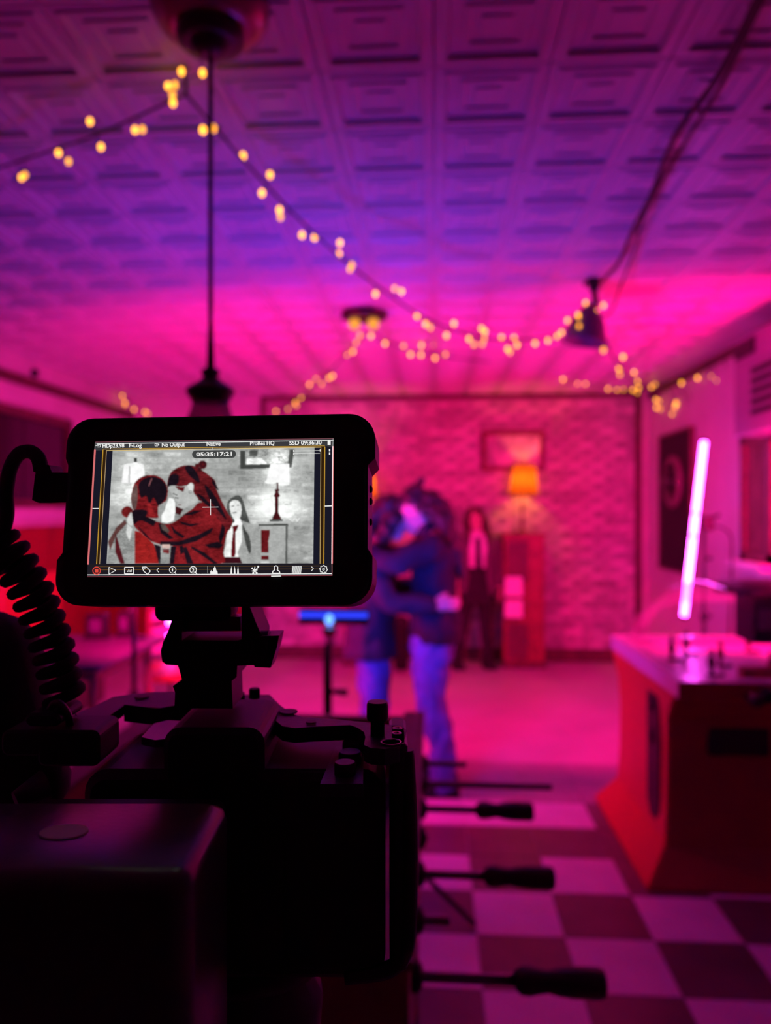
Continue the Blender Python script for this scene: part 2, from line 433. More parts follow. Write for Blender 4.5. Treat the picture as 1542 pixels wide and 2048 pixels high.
for r in range(nz_):
    off = 0 if r % 2 else BW / 2
    x = BX0 + BW / 2 - off
    while x - BW / 2 < BX1:
        a, b = max(x - BW / 2, BX0), min(x + BW / 2, BX1)
        if b - a > .03:
            c = ((a + b) / 2, YB, BZ0 + (r + .5) * BH); full = b - a > BW - .01
            p = project(Vector(c)); hid = p[0] < 755 and p[1] > 825
            bl.append((0 if (full and not hid) else 1, abs(p[0] - 1060) + abs(p[1] - 1000), c, b - a))
        x += BW
bl.sort()
for n, (h_, _, c, wd) in enumerate(bl):
    if n < 290 and h_ == 0: link('brick', bmes[n % 6], None, wall_back, c)
    else:
        vs_, fs = brick_mesh(wd, n); rest.add([(a + c[0], b + c[1], d + c[2]) for a, b, d in vs_], fs)
o = rest.build('brick_field', M['brick'], wall_back); o['kind'] = 'stuff'
# trims
def trim(n, a, b, m): return struct(MB().bb(a, b).build(f'trim_{n}', M[m]))
trim(1, (BX0 - .04, YB - .05, 2.595), (BX1, YB, 2.645), 'dark_trim')
trim(2, (BX1, YB - .06, 0), (BX1 + .055, YB, H - .005), 'dark_trim')
trim(3, (BX1 + .055, YB - .09, 0), (XR, YB, H - .005), 'pale_trim')
trim(4, (XL, 1.0, 2.42), (XL + .035, YB, 2.49), 'dark_trim')
trim(5, (BX0 - .045, YB - .045, .13), (BX0, YB, H - .06), 'dark_trim')
trim(6, (XR - .03, 1.0, H - .09), (XR, YB - .1, H - .03), 'dark_trim')
struct(MB().bb((BX0, YB - .04, 0), (1.96, YB, .13)).build('baseboard_back', M['dark_trim']))
struct(MB().bb((XR - .025, 1.0, 0), (XR, YB - .1, .12)).build('baseboard_right', M['dark_trim']))
struct(MB().bb((XL, 1.0, 0), (XL + .025, YB, .12)).build('baseboard_left', M['dark_trim']))
# red wainscot boards on the left wall and the plain part of the back wall
def boards(parent, pts, horizontal_axis, fixed, w_, z0, z1, m):
    pass
for k in range(20):
    y0 = 1.2 + k * .31
    MB().bb((XL, y0 + .004, .12), (XL + .02, min(y0 + .306, YB - .02), 1.36)).build('board', M['wainscot'], wall_left)
for k in range(4):
    x0 = XL + .03 + k * .33
    MB().bb((x0 + .004, YB - .02, .12), (min(x0 + .326, BX0 - .05), YB, 1.36)).build('board', M['wainscot'], wall_back)
trim(7, (XL, 1.0, 1.36), (XL + .04, YB, 1.40), 'pale_trim')
trim(8, (XL, YB - .04, 1.36), (BX0 - .05, YB, 1.40), 'pale_trim')
# dark window on the left wall
def window(n, parent_x, y0, y1, z0, z1, inward, panes, fm, gm):
    s = inward
    fr = MB(); t = .06
    for a, b in (((y0, z0), (y1, z0 + t)), ((y0, z1 - t), (y1, z1)), ((y0, z0), (y0 + t, z1)), ((y1 - t, z0), (y1, z1))):
        fr.bb((parent_x, a[0], a[1]), (parent_x + s * .05, b[0], b[1]))
    o = struct(fr.build(f'window_{n}', M[fm]))
    for k in range(panes):
        a = y0 + t + (y1 - y0 - 2 * t) * k / panes; b = y0 + t + (y1 - y0 - 2 * t) * (k + 1) / panes
        MB().bb((parent_x + s * .001, a + .008, z0 + t), (parent_x + s * .02, b - .008, z1 - t)).build('pane', M[gm], o)
    MB().bb((parent_x, y0 - .05, z0 - .04), (parent_x + s * .13, y1 + .05, z0)).build('window_sill', M['pale_trim'], o)
    return o
window(1, XL, 4.1, 6.16, 1.5, 2.24, 1, 3, 'dark_trim', 'dark_glass')
window(2, XR, 4.70, 5.16, 1.15, 1.97, -1, 2, 'dark_trim', 'wood_dark')
# ------------------------------------------------------------------ LED tubes
def led_tube(name, label, a, b, r, m, bands, base_xy, stand_label):
    a, b = Vector(a), Vector(b); base = b
    t = thing(name, label, 'tube light', base)
    d = (b - a).normalized()
    MB().tube([a - base, b - base], r, 16).build('glowing_tube', m, t)
    MB().tube([a - base - d * .02, a - base - d * .001], r * 1.15, 16).build('end_cap', M['black'], t)
    MB().tube([b - base + d * .001, b - base + d * .02], r * 1.15, 16).build('end_cap', M['black'], t)
    for q in bands:
        p = a.lerp(b, q) - base
        MB().tube([p - d * .006, p + d * .006], r * 1.12, 16).build('clamp_band', M['black'], t)
    return t
ta, tb = at(1408, 884, 5.0), at(1368, 1232, 4.85)
led_tube('led_tube_light', 'glowing pink-white tube light leaning behind the dome table at right', ta, tb, .019, M['tube_r'], (.42, .55), None, '')
def light_stand(name, label, foot, ztop, spread=.35, r=.012, rz=0.0, hinge=.45, group=None):
    t = thing(name, label, 'light stand', foot, rz)
    MB().tube([(0, 0, .10), (0, 0, ztop * .55)], r * 1.3, 12).build('lower_pole', M['black_metal'], t)
    MB().tube([(0, 0, ztop * .55), (0, 0, ztop)], r, 12).build('upper_pole', M['black_metal'], t)
    MB().lathe([(r * 2, -.03), (r * 2.2, 0), (r * 2, .03)], (0, 0, ztop * .55), 12).build('collar', M['black'], t)
    k = MB().tube([(0, 0, 0), (r * 4.5, 0, 0)], [.008, .014], 10).build('knob', M['black'], t, loc=(0, 0, ztop * .55))
    k = MB().tube([(0, 0, 0), (r * 4.5, 0, 0)], [.008, .014], 10).build('knob', M['black'], t, loc=(0, 0, ztop * .82))
    for i in range(3):
        an = 2 * PI * i / 3; c, s_ = math.cos(an), math.sin(an)
        MB().tube([(c * r, s_ * r, hinge), (c * spread, s_ * spread, .012)], .010, 8).build('leg', M['black_metal'], t)
        MB().tube([(0, 0, .13), (c * spread * .5, s_ * spread * .5, hinge * .5)], .005, 6).build('brace', M['black_metal'], t)
    return t
cl = at(1404, 1046, 5.03)
ps = Vector((cl.x + .03, 5.08, 0))
light_stand('light_stand', 'thin black stand behind the dome table holding the leaning tube', ps, cl.z + .02, .20, .011, .3)
g = thing('tube_clamp', 'black clamp gripping the leaning tube light', 'clamp', cl)
MB().rbox((.03, 0, 0), (.075, .06, .10), .012).build('body', M['black'], g)
MB().tube([(.06, 0, .03), (.11, -.01, .055)], .012, 8).build('lever', M['black'], g)
cp = smooth_path([cl + Vector(q) for q in ((.07, 0, -.02), (.12, -.02, -.03), (.17, -.03, -.08), (.18, -.03, -.20), (.17, -.02, -.6), (.15, 0, -1.3))])
tag(MB().tube([p - cl for p in cp], .006, 8).build('lamp_cable', M['wire'], None, loc=cl), 'dark cable arching away from the tube clamp', 'cable')
# left tube, mostly behind the monitor
la, lb = at(350, 1000, 5.3), at(341, 1272, 5.25)
lt = led_tube('led_tube_light', 'upright pink-white tube light half hidden under the monitor', la, lb, .024, M['tube_l'], (.3, .6), None, '')
MB().lathe([(.13, 0), (.13, .012), (.03, .02), (.012, .03), (.012, lb.z - .02), (.03, lb.z - .018), (.03, lb.z - .002)], (0, 0, -lb.z), n=20).build('stand_foot', M['black'], lt)
lp = at(268, 1300, 3.5)
light_stand('light_stand', 'tall thin black stand seen below the monitor left of its bracket', (lp.x, 3.5, 0), 1.06, .30, .012, .5)
def pink_panel(label, kl, rz, tilt_, m):
    g = thing('panel_lamp', label, 'panel lamp', kl, math.radians(rz))
    tl_ = Matrix.Rotation(math.radians(tilt_), 3, 'X')
    def tb_box(c, dd): return MB().box(tl_ @ Vector(c) + Vector((0, 0, .22)), dd, tl_)
    tb_box((0, 0, 0), (.48, .04, .34)).build('housing', M['black'], g)
    tb_box((0, .024, 0), (.45, .006, .31)).build('light_face', M[m], g)
    MB().tube([(0, 0, -.0), (0, 0, .07)], .014, 10).build('spigot', M['black_metal'], g)
    return g
pink_panel('large pink panel lamp behind the monitor aimed at the far wall', Vector((lp.x, 3.5, 1.06)), -18, -10, 'pink')
g = pink_panel('large pink panel lamp on the right wall just outside the view', Vector((1.84, 3.6, 1.50)), 14, -10, 'pink2')
MB().tube([(0, 0, .03), (.10, 0, .03), (.25, -.02, .03)], .012, 8).build('wall_bracket', M['black_metal'], g)
# ------------------------------------------------------------------ blue panel lamp
bp = at(667, 1236, 2.80)
st = light_stand('light_stand', 'black stand in mid-room topped by the blue panel lamp', (bp.x - .022, 2.80, 0), bp.z - .10, .56, .017, math.radians(-14), .44)
g = thing('panel_lamp', 'small flat panel lamp glowing blue on the mid-room stand', 'panel lamp', bp)
tilt = Matrix.Rotation(math.radians(-58), 3, 'X')      # faces up and towards the couple
MB().rbox((0, 0, -.012), (.262, .018, .022), .004, 0).build('housing', M['black'], g)
bm_ = MB()
bm_.prism([(-.128, -.03), (.128, -.03), (.128, .03), (-.128, .03)], lambda x, y: tilt @ Vector((x, y, .004)) + Vector((0, .02, .006)), lambda x, y: tilt @ Vector((x, y, .008)) + Vector((0, .02, .006)))
bm_.build('light_face', M['blue'], g)
MB().prism([(-.131, -.034), (.131, -.034), (.131, .034), (-.131, .034)], lambda x, y: tilt @ Vector((x, y, -.006)) + Vector((0, .02, .006)), lambda x, y: tilt @ Vector((x, y, .0035)) + Vector((0, .02, .006))).build('back_plate', M['black'], g)
MB().rbox((0, -.006, .012), (.258, .016, .020), .006, 0).build('diffuser_edge', M['blue_edge'], g)
MB().tube([(-.014, 0, -.10), (-.014, 0, -.02)], .012, 10).build('spigot', M['steel'], g)
MB().blob((-.014, -.016, -.004), (.016, .012, .020)).build('swivel_glow', M['blue_spill'], g)  # glowing blob imitates the panel's spill light on the swivel, no indicator lamp
MB().rbox((-.014, -.004, -.05), (.05, .03, .03), .008).build('swivel', M['steel'], g)
# ------------------------------------------------------------------ table lamps and cabinets at the back
def table_lamp(label, loc, tiltdeg=0):
    t = thing('table_lamp', label, 'lamp', loc)
    MB().lathe([(.075, 0), (.075, .012), (.06, .02), (.02, .035), (.016, .08), (.024, .10), (.014, .12), (.012, .18), (.022, .20), (.012, .22), (.010, .36)], n=20).build('stem', M['wood_dark'], t)
    R = Matrix.Rotation(math.radians(tiltdeg), 3, 'Y')
    sh = MB(); prof = [(.145, .36), (.105, .66)]
    for i, (r, z) in enumerate(prof): pass
    sh.lathe(prof, (0, 0, 0), 32, R, closed=False); sh.build('lamp_shade', M['shade'], t)
    MB().blob(R @ Vector((0, 0, .50)), (.030, .030, .040)).build('bulb', M['bulb'], t)
    MB().tube([(0, 0, .36), R @ Vector((0, 0, .48))], .010, 8).build('socket', M['steel'], t)
    MB().tube([R @ Vector((0, 0, .57)), R @ Vector((0, 0, .70))], [.004, .012], 8).build('finial', M['bronze'], t)
    return t
def cabinet(label, x0, x1, y0, y1, h, papers=True):
    cx, cyy = (x0 + x1) / 2, (y0 + y1) / 2; w_, d_ = x1 - x0, y1 - y0
    t = thing('cabinet', label, 'cabinet', (cx, cyy, 0))
    b = MB().bb((-w_ / 2, -d_ / 2 + .02, .06), (w_ / 2, d_ / 2, h - .03)).build('body', M['wood_red'], t)
    MB().bb((-w_ / 2 - .02, -d_ / 2, h - .03), (w_ / 2 + .02, d_ / 2, h)).build('top', M['wood_red'], t)
    MB().bb((-w_ / 2 - .01, -d_ / 2 + .005, 0), (w_ / 2 + .01, d_ / 2, .06)).build('plinth', M['wood_dark'], t)
    for (z0, z1, m) in ((h - .46, h - .08, 'wood_dark'), (.45, h - .50, 'wood_red'), (.08, .42, 'wood_dark')):
        d = MB().bb((-w_ / 2 + .03, -d_ / 2 + .006, z0), (w_ * .08, -d_ / 2 + .02, z1)).build('door', M[m], t)
        MB().blob((w_ * .04, -d_ / 2 - .002, (z0 + z1) / 2), .012).build('knob', M['steel'], d)
    MB().bb((w_ * .12, -d_ / 2 + .010, .08), (w_ / 2 - .02, -d_ / 2 + .02, h - .08)).build('side_panel', M['wood_red'], t)
    return t
CT = 1.27
cabinet('tall red-brown cabinet under the right table lamp', .66, 1.04, 7.12, 7.455, CT)
lp1 = at(1047, 1066, 7.2); table_lamp('amber-shaded table lamp on the tall cabinet right of the women', (lp1.x, 7.31, CT), 2)
cabinet('red-brown cabinet behind the hugging couple', -.86, -.46, 7.12, 7.455, 1.24)
table_lamp('amber-shaded table lamp glowing behind the monitor edge', (-.70, 7.31, 1.24))
for k, (z0, z1) in enumerate(((.68, .86), (.48, .64))):
    g = tag(MB().prism([(-.085, 0), (.085, 0), (.08, z1 - z0), (-.075, z1 - z0)], lambda x, z: (x, -.006, z), lambda x, z: (x, .004, z)).build('leaflet', M['paper'], None, loc=(.745, 7.105, z0)),
            ['upper pale leaflet fixed to the cabinet front', 'lower pale leaflet fixed to the cabinet front'][k], 'leaflet', 'leaflets on the cabinet')
# waste bin between
bn = at(802, 1333, 7.0)
g = thing('waste_bin', 'narrow black bin on the floor behind the couple', 'bin', (bn.x, 7.0, 0))
MB().lathe([(.055, 0), (.065, .02), (.075, .42), (.08, .43), (.08, .45), (.06, .45)], n=18).build('body', M['black'], g)
MB().lathe([(.078, .45), (.07, .48), (.02, .50)], n=18).build('lid', M['black'], g)
# picture on the brick wall
def picture(name, label, c, w_, h_, rotz, fm, im, t_=.05, cat='picture'):
    t = thing(name, label, cat, c, rotz)
    for a, b in (((-w_ / 2, -h_ / 2), (w_ / 2, -h_ / 2 + t_)), ((-w_ / 2, h_ / 2 - t_), (w_ / 2, h_ / 2)), ((-w_ / 2, -h_ / 2 + t_), (-w_ / 2 + t_, h_ / 2 - t_)), ((w_ / 2 - t_, -h_ / 2 + t_), (w_ / 2, h_ / 2 - t_))):
        MB().bb((a[0], -.035, a[1]), (b[0], 0, b[1])).build('frame_rail', M[fm], t)
    MB().bb((-w_ / 2 + t_, -.012, -h_ / 2 + t_), (w_ / 2 - t_, -.004, h_ / 2 - t_)).build('print', im, t)
    return t
m = mat('landscape_print', (.5, .42, .4), .3, noise=.7, scale=7)
pc = at(1026, 902, 7.45); picture('framed_picture', 'dark-framed picture on the brick wall behind the lamp', (pc.x, 7.464, pc.z), .62, .40, 0, 'frame_red', m)
# dartboard on the right wall
dc = Vector((XR - .002, 6.58, 1.56))
g = thing('dartboard_cabinet', 'dark backboard with round dartboard on the right wall', 'dartboard', dc, -PI / 2)
MB().bb((-.41, -.03, -.58), (.41, 0, .58)).build('backboard', M['black_soft'], g)
for a, b in (((-.43, -.60), (.43, -.58)), ((-.43, .58), (.43, .60)), ((-.43, -.58), (-.41, .58)), ((.41, -.58), (.43, .58))):
    MB().bb((a[0], -.04, a[1]), (b[0], 0, b[1])).build('frame_rail', M['wood_dark'], g)
RX = Matrix.Rotation(PI / 2, 3, 'X')
db = MB().lathe([(.225, 0), (.225, .03), (.218, .034)], (0, -.03, .17), 32, RX).build('dartboard', M['dart'], g)
for r in (.17, .105, .02):
    MB().lathe([(r - .006, .034), (r - .006, .037), (r + .004, .037), (r + .004, .034)], (0, -.03, .17), 32, RX).build('ring', M['steel'], db)
# wall unit near the ceiling at right
g = thing('wall_unit', 'pale boxy wall unit with dark vents near the ceiling at right', 'wall unit', (1.965, 4.46, 1.93))
MB().rbox((0, 0, .29), (.246, .58, .58), .02, 2).build('housing', M['grey_box'], g)
for z in (.10, .16, .22, .28, .34): MB().bb((-.132, -.27, z), (-.120, .02, z + .03)).build('louvre', M['black'], g)
MB().bb((-.138, -.02, .46), (-.12, .24, .55)).build('vent_grille', M['black'], g)
# ------------------------------------------------------------------ dome hockey table
g = thing('dome_hockey_table', 'red dome hockey table with clear bubble and flared base at right', 'hockey table', (1.40, 3.44, 0))
HX, HY = .48, .54         # half sizes of the top
def hk(x, y, z): return Vector((x, y, z))
lev = [(0, .565, .47), (.012, .565, .47), (.14, .475, .385), (.30, .465, .375), (.52, .462, .375), (.66, .468, .40), (.765, .478, .50)]
def shell(faces, name, m):
    mb = MB()
    for side in faces:
        vs_ = []
        for z, hx, hy in lev:
            if side == 'L': vs_ += [(-hx, -hy, z), (-hx, hy, z)]
            if side == 'R': vs_ += [(hx, -hy, z), (hx, hy, z)]
            if side == 'F': vs_ += [(-hx, -hy, z), (hx, -hy, z)]
            if side == 'B': vs_ += [(-hx, hy, z), (hx, hy, z)]
        mb.add(vs_, [(2 * i, 2 * i + 1, 2 * i + 3, 2 * i + 2) for i in range(len(lev) - 1)])
    return mb.build(name, m, g)
for sd, nm, mm in (('L', 'side_panel', 'hockey_red'), ('R', 'side_panel', 'hockey_red'), ('F', 'front_panel', 'hockey_front'), ('B', 'end_panel', 'hockey_front')):
    o = shell(sd, nm, M[mm]); md = o.modifiers.new('s', 'SOLIDIFY'); md.thickness = .018; md.offset = 0
MB().bb((-.44, -.36, 0.0), (.44, .36, .03)).build('bottom_plate', M['wood_dark'], g)
for a, b in (((-HX, -HY), (HX, -HY + .07)), ((-HX, HY - .07), (HX, HY)), ((-HX, -HY + .07), (-HX + .07, HY - .07)), ((HX - .07, -HY + .07), (HX, HY - .07))):
    MB().bb((a[0], a[1], .765), (b[0], b[1], .83)).build('rim_rail', M['white_gloss'], g)
for y in (-HY - .001, ):
    MB().bb((-HX, y - .004, .76), (HX, y, .826)).build('rim_edge', M['hockey_front'], g)
MB().bb((-HX + .07, -HY + .07, .77), (HX - .07, HY - .07, .80)).build('rink', M['ice'], g)
# clear bubble
dm = MB(); nx, ny = 20, 20
prof = []
vs_, fs = [], []
for i in range(nx + 1):
    for j in range(ny + 1):
        a, b = -1 + 2 * i / nx, -1 + 2 * j / ny
        h_ = ((1 - abs(a) ** 3.2) * (1 - abs(b) ** 3.2)) ** .5
        vs_.append((a * (HX - .055), b * (HY - .055), .83 + .33 * h_))
for i in range(nx):
    for j in range(ny): fs.append((i * (ny + 1) + j, (i + 1) * (ny + 1) + j, (i + 1) * (ny + 1) + j + 1, i * (ny + 1) + j + 1))
dm.add(vs_, fs, True).build('clear_dome', M['glass'], g)
# hanging scoreboard
sb = MB().bb((-.02, -.10, .90), (.16, .10, 1.11)).build('scoreboard', M['black_soft'], g)
MB().lathe([(.10, 1.10), (.21, 1.115), (.20, 1.15), (.12, 1.165)], (.07, 0, 0), 20).build('scoreboard_cap', M['black'], sb)
for y in (-.102, .102): MB().bb((.0, y - .003, .96), (.14, y + .003, 1.05)).build('display', M['dart'], sb)
# players on the rink
def puck_player(x, y, c):
    o = MB().lathe([(.018, 0), (.018, .006), (.008, .012), (.010, .03), (.017, .055), (.014, .075), (.006, .08), (.011, .09), (.011, .105), (.004, .112)], (x, y, .80), 10).build('player', M[c], g)
    MB().box((x + .02, y - .012, .806), (.05, .006, .012)).build('stick', M['black'], o)
for x, y, c in ((-.27, -.30, 'black'), (-.16, -.10, 'wood_red'), (-.22, .16, 'black'), (-.05, -.34, 'wood_red'), (.06, -.22, 'black'), (.10, .25, 'wood_red'), (-.33, .02, 'black'), (.25, -.3, 'black')):
    puck_player(x, y, c)
for x in (-.32, .02): # goals
    MB().rbox((x + .2, -.38, .825), (.14, .06, .06), .01, 2).build('goal', M['wood_red'], g)
# rods, plate and slot
for x in (-.235, -.04, .18):
    o = MB().tube([(x, -HY - .01, .785), (x, -HY - .10, .785)], .007, 8).build('rod', M['steel'], g)
    MB().lathe([(.012, 0), (.022, .01), (.024, .05), (.02, .07)], (x, -HY - .055, .785), 14, Matrix.Rotation(PI / 2, 3, 'X')).build('knob', M['black'], o)
    MB().lathe([(.03, 0), (.03, .02), (.02, .03)], (x + .075, -HY - .004, .785), 14, Matrix.Rotation(PI / 2, 3, 'X')).build('button', M['black'], g)
MB().rbox((-.20, -.388, .565), (.235, .03, .115), .012).build('coin_plate', M['black'], g)
sl = []
for k in range(13): sl.append((.085 * math.cos(PI * k / 12), .17 + .085 * math.sin(PI * k / 12)))
sl += [(-.085, -.26), (-.04, -.31), (.04, -.31), (.085, -.26)]
MB().prism([(a, b) for a, b in sl], lambda a, b: (-.482, -.22 + a, .50 + b), lambda a, b: (-.455, -.22 + a, .50 + b)).build('cue_slot', M['black'], g)
for z in (.66, .52): MB().blob((-.486, -.20, z), (.01, .03, .035)).build('latch', M['steel' if 0 else 'black_metal'], g)
# ------------------------------------------------------------------ football table
fx0, fx1, fy0, fy1, ft = -.79, -.032, .93, 2.10, .90
g = thing('football_table', 'dark red-brown table football game with rods and handles', 'football table', ((fx0 + fx1) / 2, (fy0 + fy1) / 2, 0))
fo = Vector(((fx0 + fx1) / 2, (fy0 + fy1) / 2, 0))
def fb(nm, a, b, m): return MB().bb(a, b).build(nm, M[m], g, fo)
fb('side_board', (fx1 - .035, fy0, .60), (fx1, fy1, ft), 'wood_red'); fb('side_board', (fx0, fy0, .60), (fx0 + .035, fy1, ft), 'wood_red')
fb('end_board', (fx0 + .035, fy0, .60), (fx1 - .035, fy0 + .03, ft), 'wood_red'); fb('end_board', (fx0 + .035, fy1 - .03, .60), (fx1 - .035, fy1, ft), 'wood_red')
fb('playfield', (fx0 + .035, fy0 + .03, .70), (fx1 - .035, fy1 - .03, .715), 'purple_top')
fb('top_rail', (fx1 - .05, fy0, ft), (fx1 + .006, fy1, ft + .012), 'wood_dark'); fb('top_rail', (fx0 - .006, fy0, ft), (fx0 + .05, fy1, ft + .012), 'wood_dark')
for x in (fx0 + .01, fx1 - .085):
    for y in (fy0 + .02, fy1 - .1): fb('leg', (x, y, 0), (x + .075, y + .075, .60), 'wood_dark')
hp = [(.012, 0), (.0185, .008), (.0195, .02), (.0165, .036), (.0150, .046), (.0185, .062), (.0205, .08), (.0205, .118), (.018, .126), (.012, .128)]
RY = Matrix.Rotation(PI / 2, 3, 'Y')
pl = MB().lathe([(.012, -.075), (.014, -.06), (.011, -.03), (.016, 0), (.014, .02), (.008, .025), (.012, .035), (.010, .05)], n=8).mesh('player')
pl.materials.append(M['paper']); pl2 = pl.copy(); pl2.materials.clear(); pl2.materials.append(M['hockey_red'])
rods = [(1.08, .115, 1), (1.23, .026, 0), (1.385, .092, 1), (1.54, -.012, 0), (1.69, .094, 1), (1.845, .285, 0), (1.995, .085, 0)]
RZ = .802
for k, (y, e, hd) in enumerate(rods):
    r = MB().tube([(fx0 - .1, y, RZ), (e + (.10 if hd else 0), y, RZ)], .0078, 10).build('rod', M['dark_steel'], g, fo)
    MB().lathe([(.022, 0), (.022, .01), (.014, .016)], (fx1, y, RZ), 14, RY).build('bearing', M['black'], g, fo)
    if hd: MB().lathe(hp, (e, y, RZ), 18, RY).build('handle', M['handle'], g, fo)
    for q in range(3):
        o = link('player', pl if k % 2 else pl2, None, g, Vector((fx0 + .17 + q * .2, y, RZ)) - fo)
# ------------------------------------------------------------------ furniture at left
g = thing('low_table', 'grey-topped table seen left of the monitor bracket', 'table', (-1.98, 3.86, 0))
MB().rbox((0, 0, .735), (.86, .86, .03), .03, 2).build('table_top', M['purple_top'], g)
MB().bb((-.36, -.36, .66), (.36, .36, .72)).build('apron', M['wood_red'], g)
for x in (-.34, .34):
    for y in (-.34, .34): MB().tube([(x, y, .70), (x * 1.08, y * 1.08, 0)], [.025, .018], 8).build('leg', M['wood_red'], g)
for (u, v, wd, lb_) in ((195, 1276, .115, 'dark napkin dispenser at the back of the grey table'), (251, 1272, .08, 'smaller dark napkin dispenser nearest the tall stand')):
    q = atz(u, v, .75); g = thing('napkin_dispenser', lb_, 'dispenser', (q.x, q.y, .75), .1)
    MB().rbox((0, 0, .07), (wd, .08, .14), .012, 1).build('case', M['black'], g)
    MB().rbox((0, -.041, .075), (wd * .55, .006, .07), .006, 1).build('face_plate', M['purple_top'], g)
    MB().bb((-wd * .6, -.05, 0), (wd * .6, .05, .008)).build('base', M['black'], g)
g = thing('slat_chair', 'chair with curved pale slats beside the upright tube light', 'chair', (-1.62, 4.72, 0), .35)
for k in range(5):
    z = .56 + k * .105
    pts = [(-.2 + .4 * q / 8, .2 + .06 * math.sin(PI * q / 8), z + .02 * math.sin(PI * q / 8)) for q in range(9)]
    mb = MB()
    vs_ = []
    for p in pts: vs_ += [(p[0], p[1], p[2] - .032), (p[0], p[1], p[2] + .032), (p[0], p[1] + .018, p[2] + .032), (p[0], p[1] + .018, p[2] - .032)]
    fs = [(i * 4 + a, i * 4 + (a + 1) % 4, (i + 1) * 4 + (a + 1) % 4, (i + 1) * 4 + a) for i in range(8) for a in range(4)] + [(0, 1, 2, 3), (32, 35, 34, 33)]
    mb.add(vs_, fs).build('back_slat', M['pink_cloth'], g)
MB().rbox((0, 0, .45), (.44, .44, .05), .05, 2).build('seat', M['hockey_red'], g)
for x in (-.2, .2):
    MB().tube([(x, .21, 0), (x, .19, .45), (x, .21, 1.04)], .018, 8).build('back_post', M['wood_red'], g)
    MB().tube([(x, -.19, .45), (x, -.2, 0)], .018, 8).build('leg', M['wood_red'], g)
g = thing('storage_crate', 'pale lidded box on the floor near the slatted chair', 'box', (-1.33, 4.15, 0), .2)
for a, b in (((-.2, -.15), (.2, -.135)), ((-.2, .135), (.2, .15)), ((-.2, -.135), (-.185, .135)), ((.185, -.135), (.2, .135))):
    MB().bb((a[0], a[1], 0), (b[0], b[1], .36)).build('side', M['paper'], g)
MB().bb((-.185, -.135, 0), (.185, .135, .012)).build('base', M['paper'], g)
MB().bb((-.21, -.16, .36), (.21, .16, .385)).build('lid', M['paper'], g)
g = thing('booth_bench', 'red upholstered bench along the left wall', 'bench', (-2.78, 4.9, 0))
MB().rbox((.02, 0, .40), (.50, 1.7, .12), .03, 2).build('seat', M['hockey_red'], g)
MB().bb((-.24, -.83, 0), (.2, .83, .34)).build('base', M['wood_dark'], g)
for k in range(4): MB().rbox((-.20, -.62 + k * .415, .74), (.12, .405, .55), .04, 1).build('back_cushion', M['hockey_red'], g)
# ------------------------------------------------------------------ ceiling things
pc = atz(421, 78, H - .10)
pc = Vector((pc.x, pc.y, H))
g = thing('pendant_lamp', 'dark pendant on a long straight cord above the monitor', 'pendant lamp', pc)
MB().lathe([(.135, -.02), (.132, -.045), (.118, -.07), (.085, -.084)], n=32).build('canopy_dome', M['canopy'], g)
MB().lathe([(.072, -.078), (.078, -.096), (.074, -.110), (.052, -.116), (.046, -.114), (.044, -.130), (.018, -.138)], n=28).build('canopy_cap', M['bronze'], g)
zc = at(425, 735, pc.y).z - H
MB().tube([(0, 0, -.14), (0, 0, zc + .02)], .0058, 10).build('cord', M['wire'], g)
MB().tube([(0, 0, zc + .10), (0, 0, zc)], [.006, .010], 10).build('strain_relief', M['bronze'], g)
MB().lathe([(.010, zc), (.020, zc - .006), (.022, zc - .014), (.016, zc - .022), (.030, zc - .034), (.050, zc - .046), (.056, zc - .054), (.054, zc - .060), (.046, zc - .072), (.040, zc - .082)], n=24).build('socket_cap', M['bronze'], g)
MB().lathe([(.040, zc - .078), (.046, zc - .10), (.07, zc - .16), (.09, zc - .24), (.086, zc - .25)], n=28, closed=False).build('glass_shade', M['shade_glass'], g)
fl = atz(728, 640, H - .06); fl.z = H
g = thing('ceiling_light', 'round flush ceiling light with amber bulbs in mid-room', 'ceiling light', fl)
MB().lathe([(.10, -.02), (.135, -.028), (.135, -.045), (.10, -.06)], n=28).build('pan', M['bronze'], g)
for x in (-.055, .055): MB().blob((x, -.01, -.085), (.034, .034, .032)).build('bulb', M['amber'], g)
dk = atz(1305, 657, H - .03); dk.z = H - .024
g = thing('recessed_light', 'thin pale unlit disc set in the ceiling at right', 'ceiling light', dk)
MB().lathe([(.075, 0), (.09, -.006), (.088, -.012), (.07, -.014)], n=28).build('ring', M['white_gloss'], g)
MB().lathe([(.07, -.008), (.06, -.012), (.01, -.013)], n=28).build('lens', M['ice'], g)
sm = at(95, 745, 5.6); sm = Vector((XL + .002, 5.62, sm.z))
g = thing('wall_sensor', 'small dark sensor high on the left wall', 'sensor', sm, PI / 2)
MB().lathe([(.035, 0), (.035, .02), (.025, .035), (.01, .04)], (0, 0, 0), 16, Matrix.Rotation(PI / 2, 3, 'X')).build('body', M['black'], g)
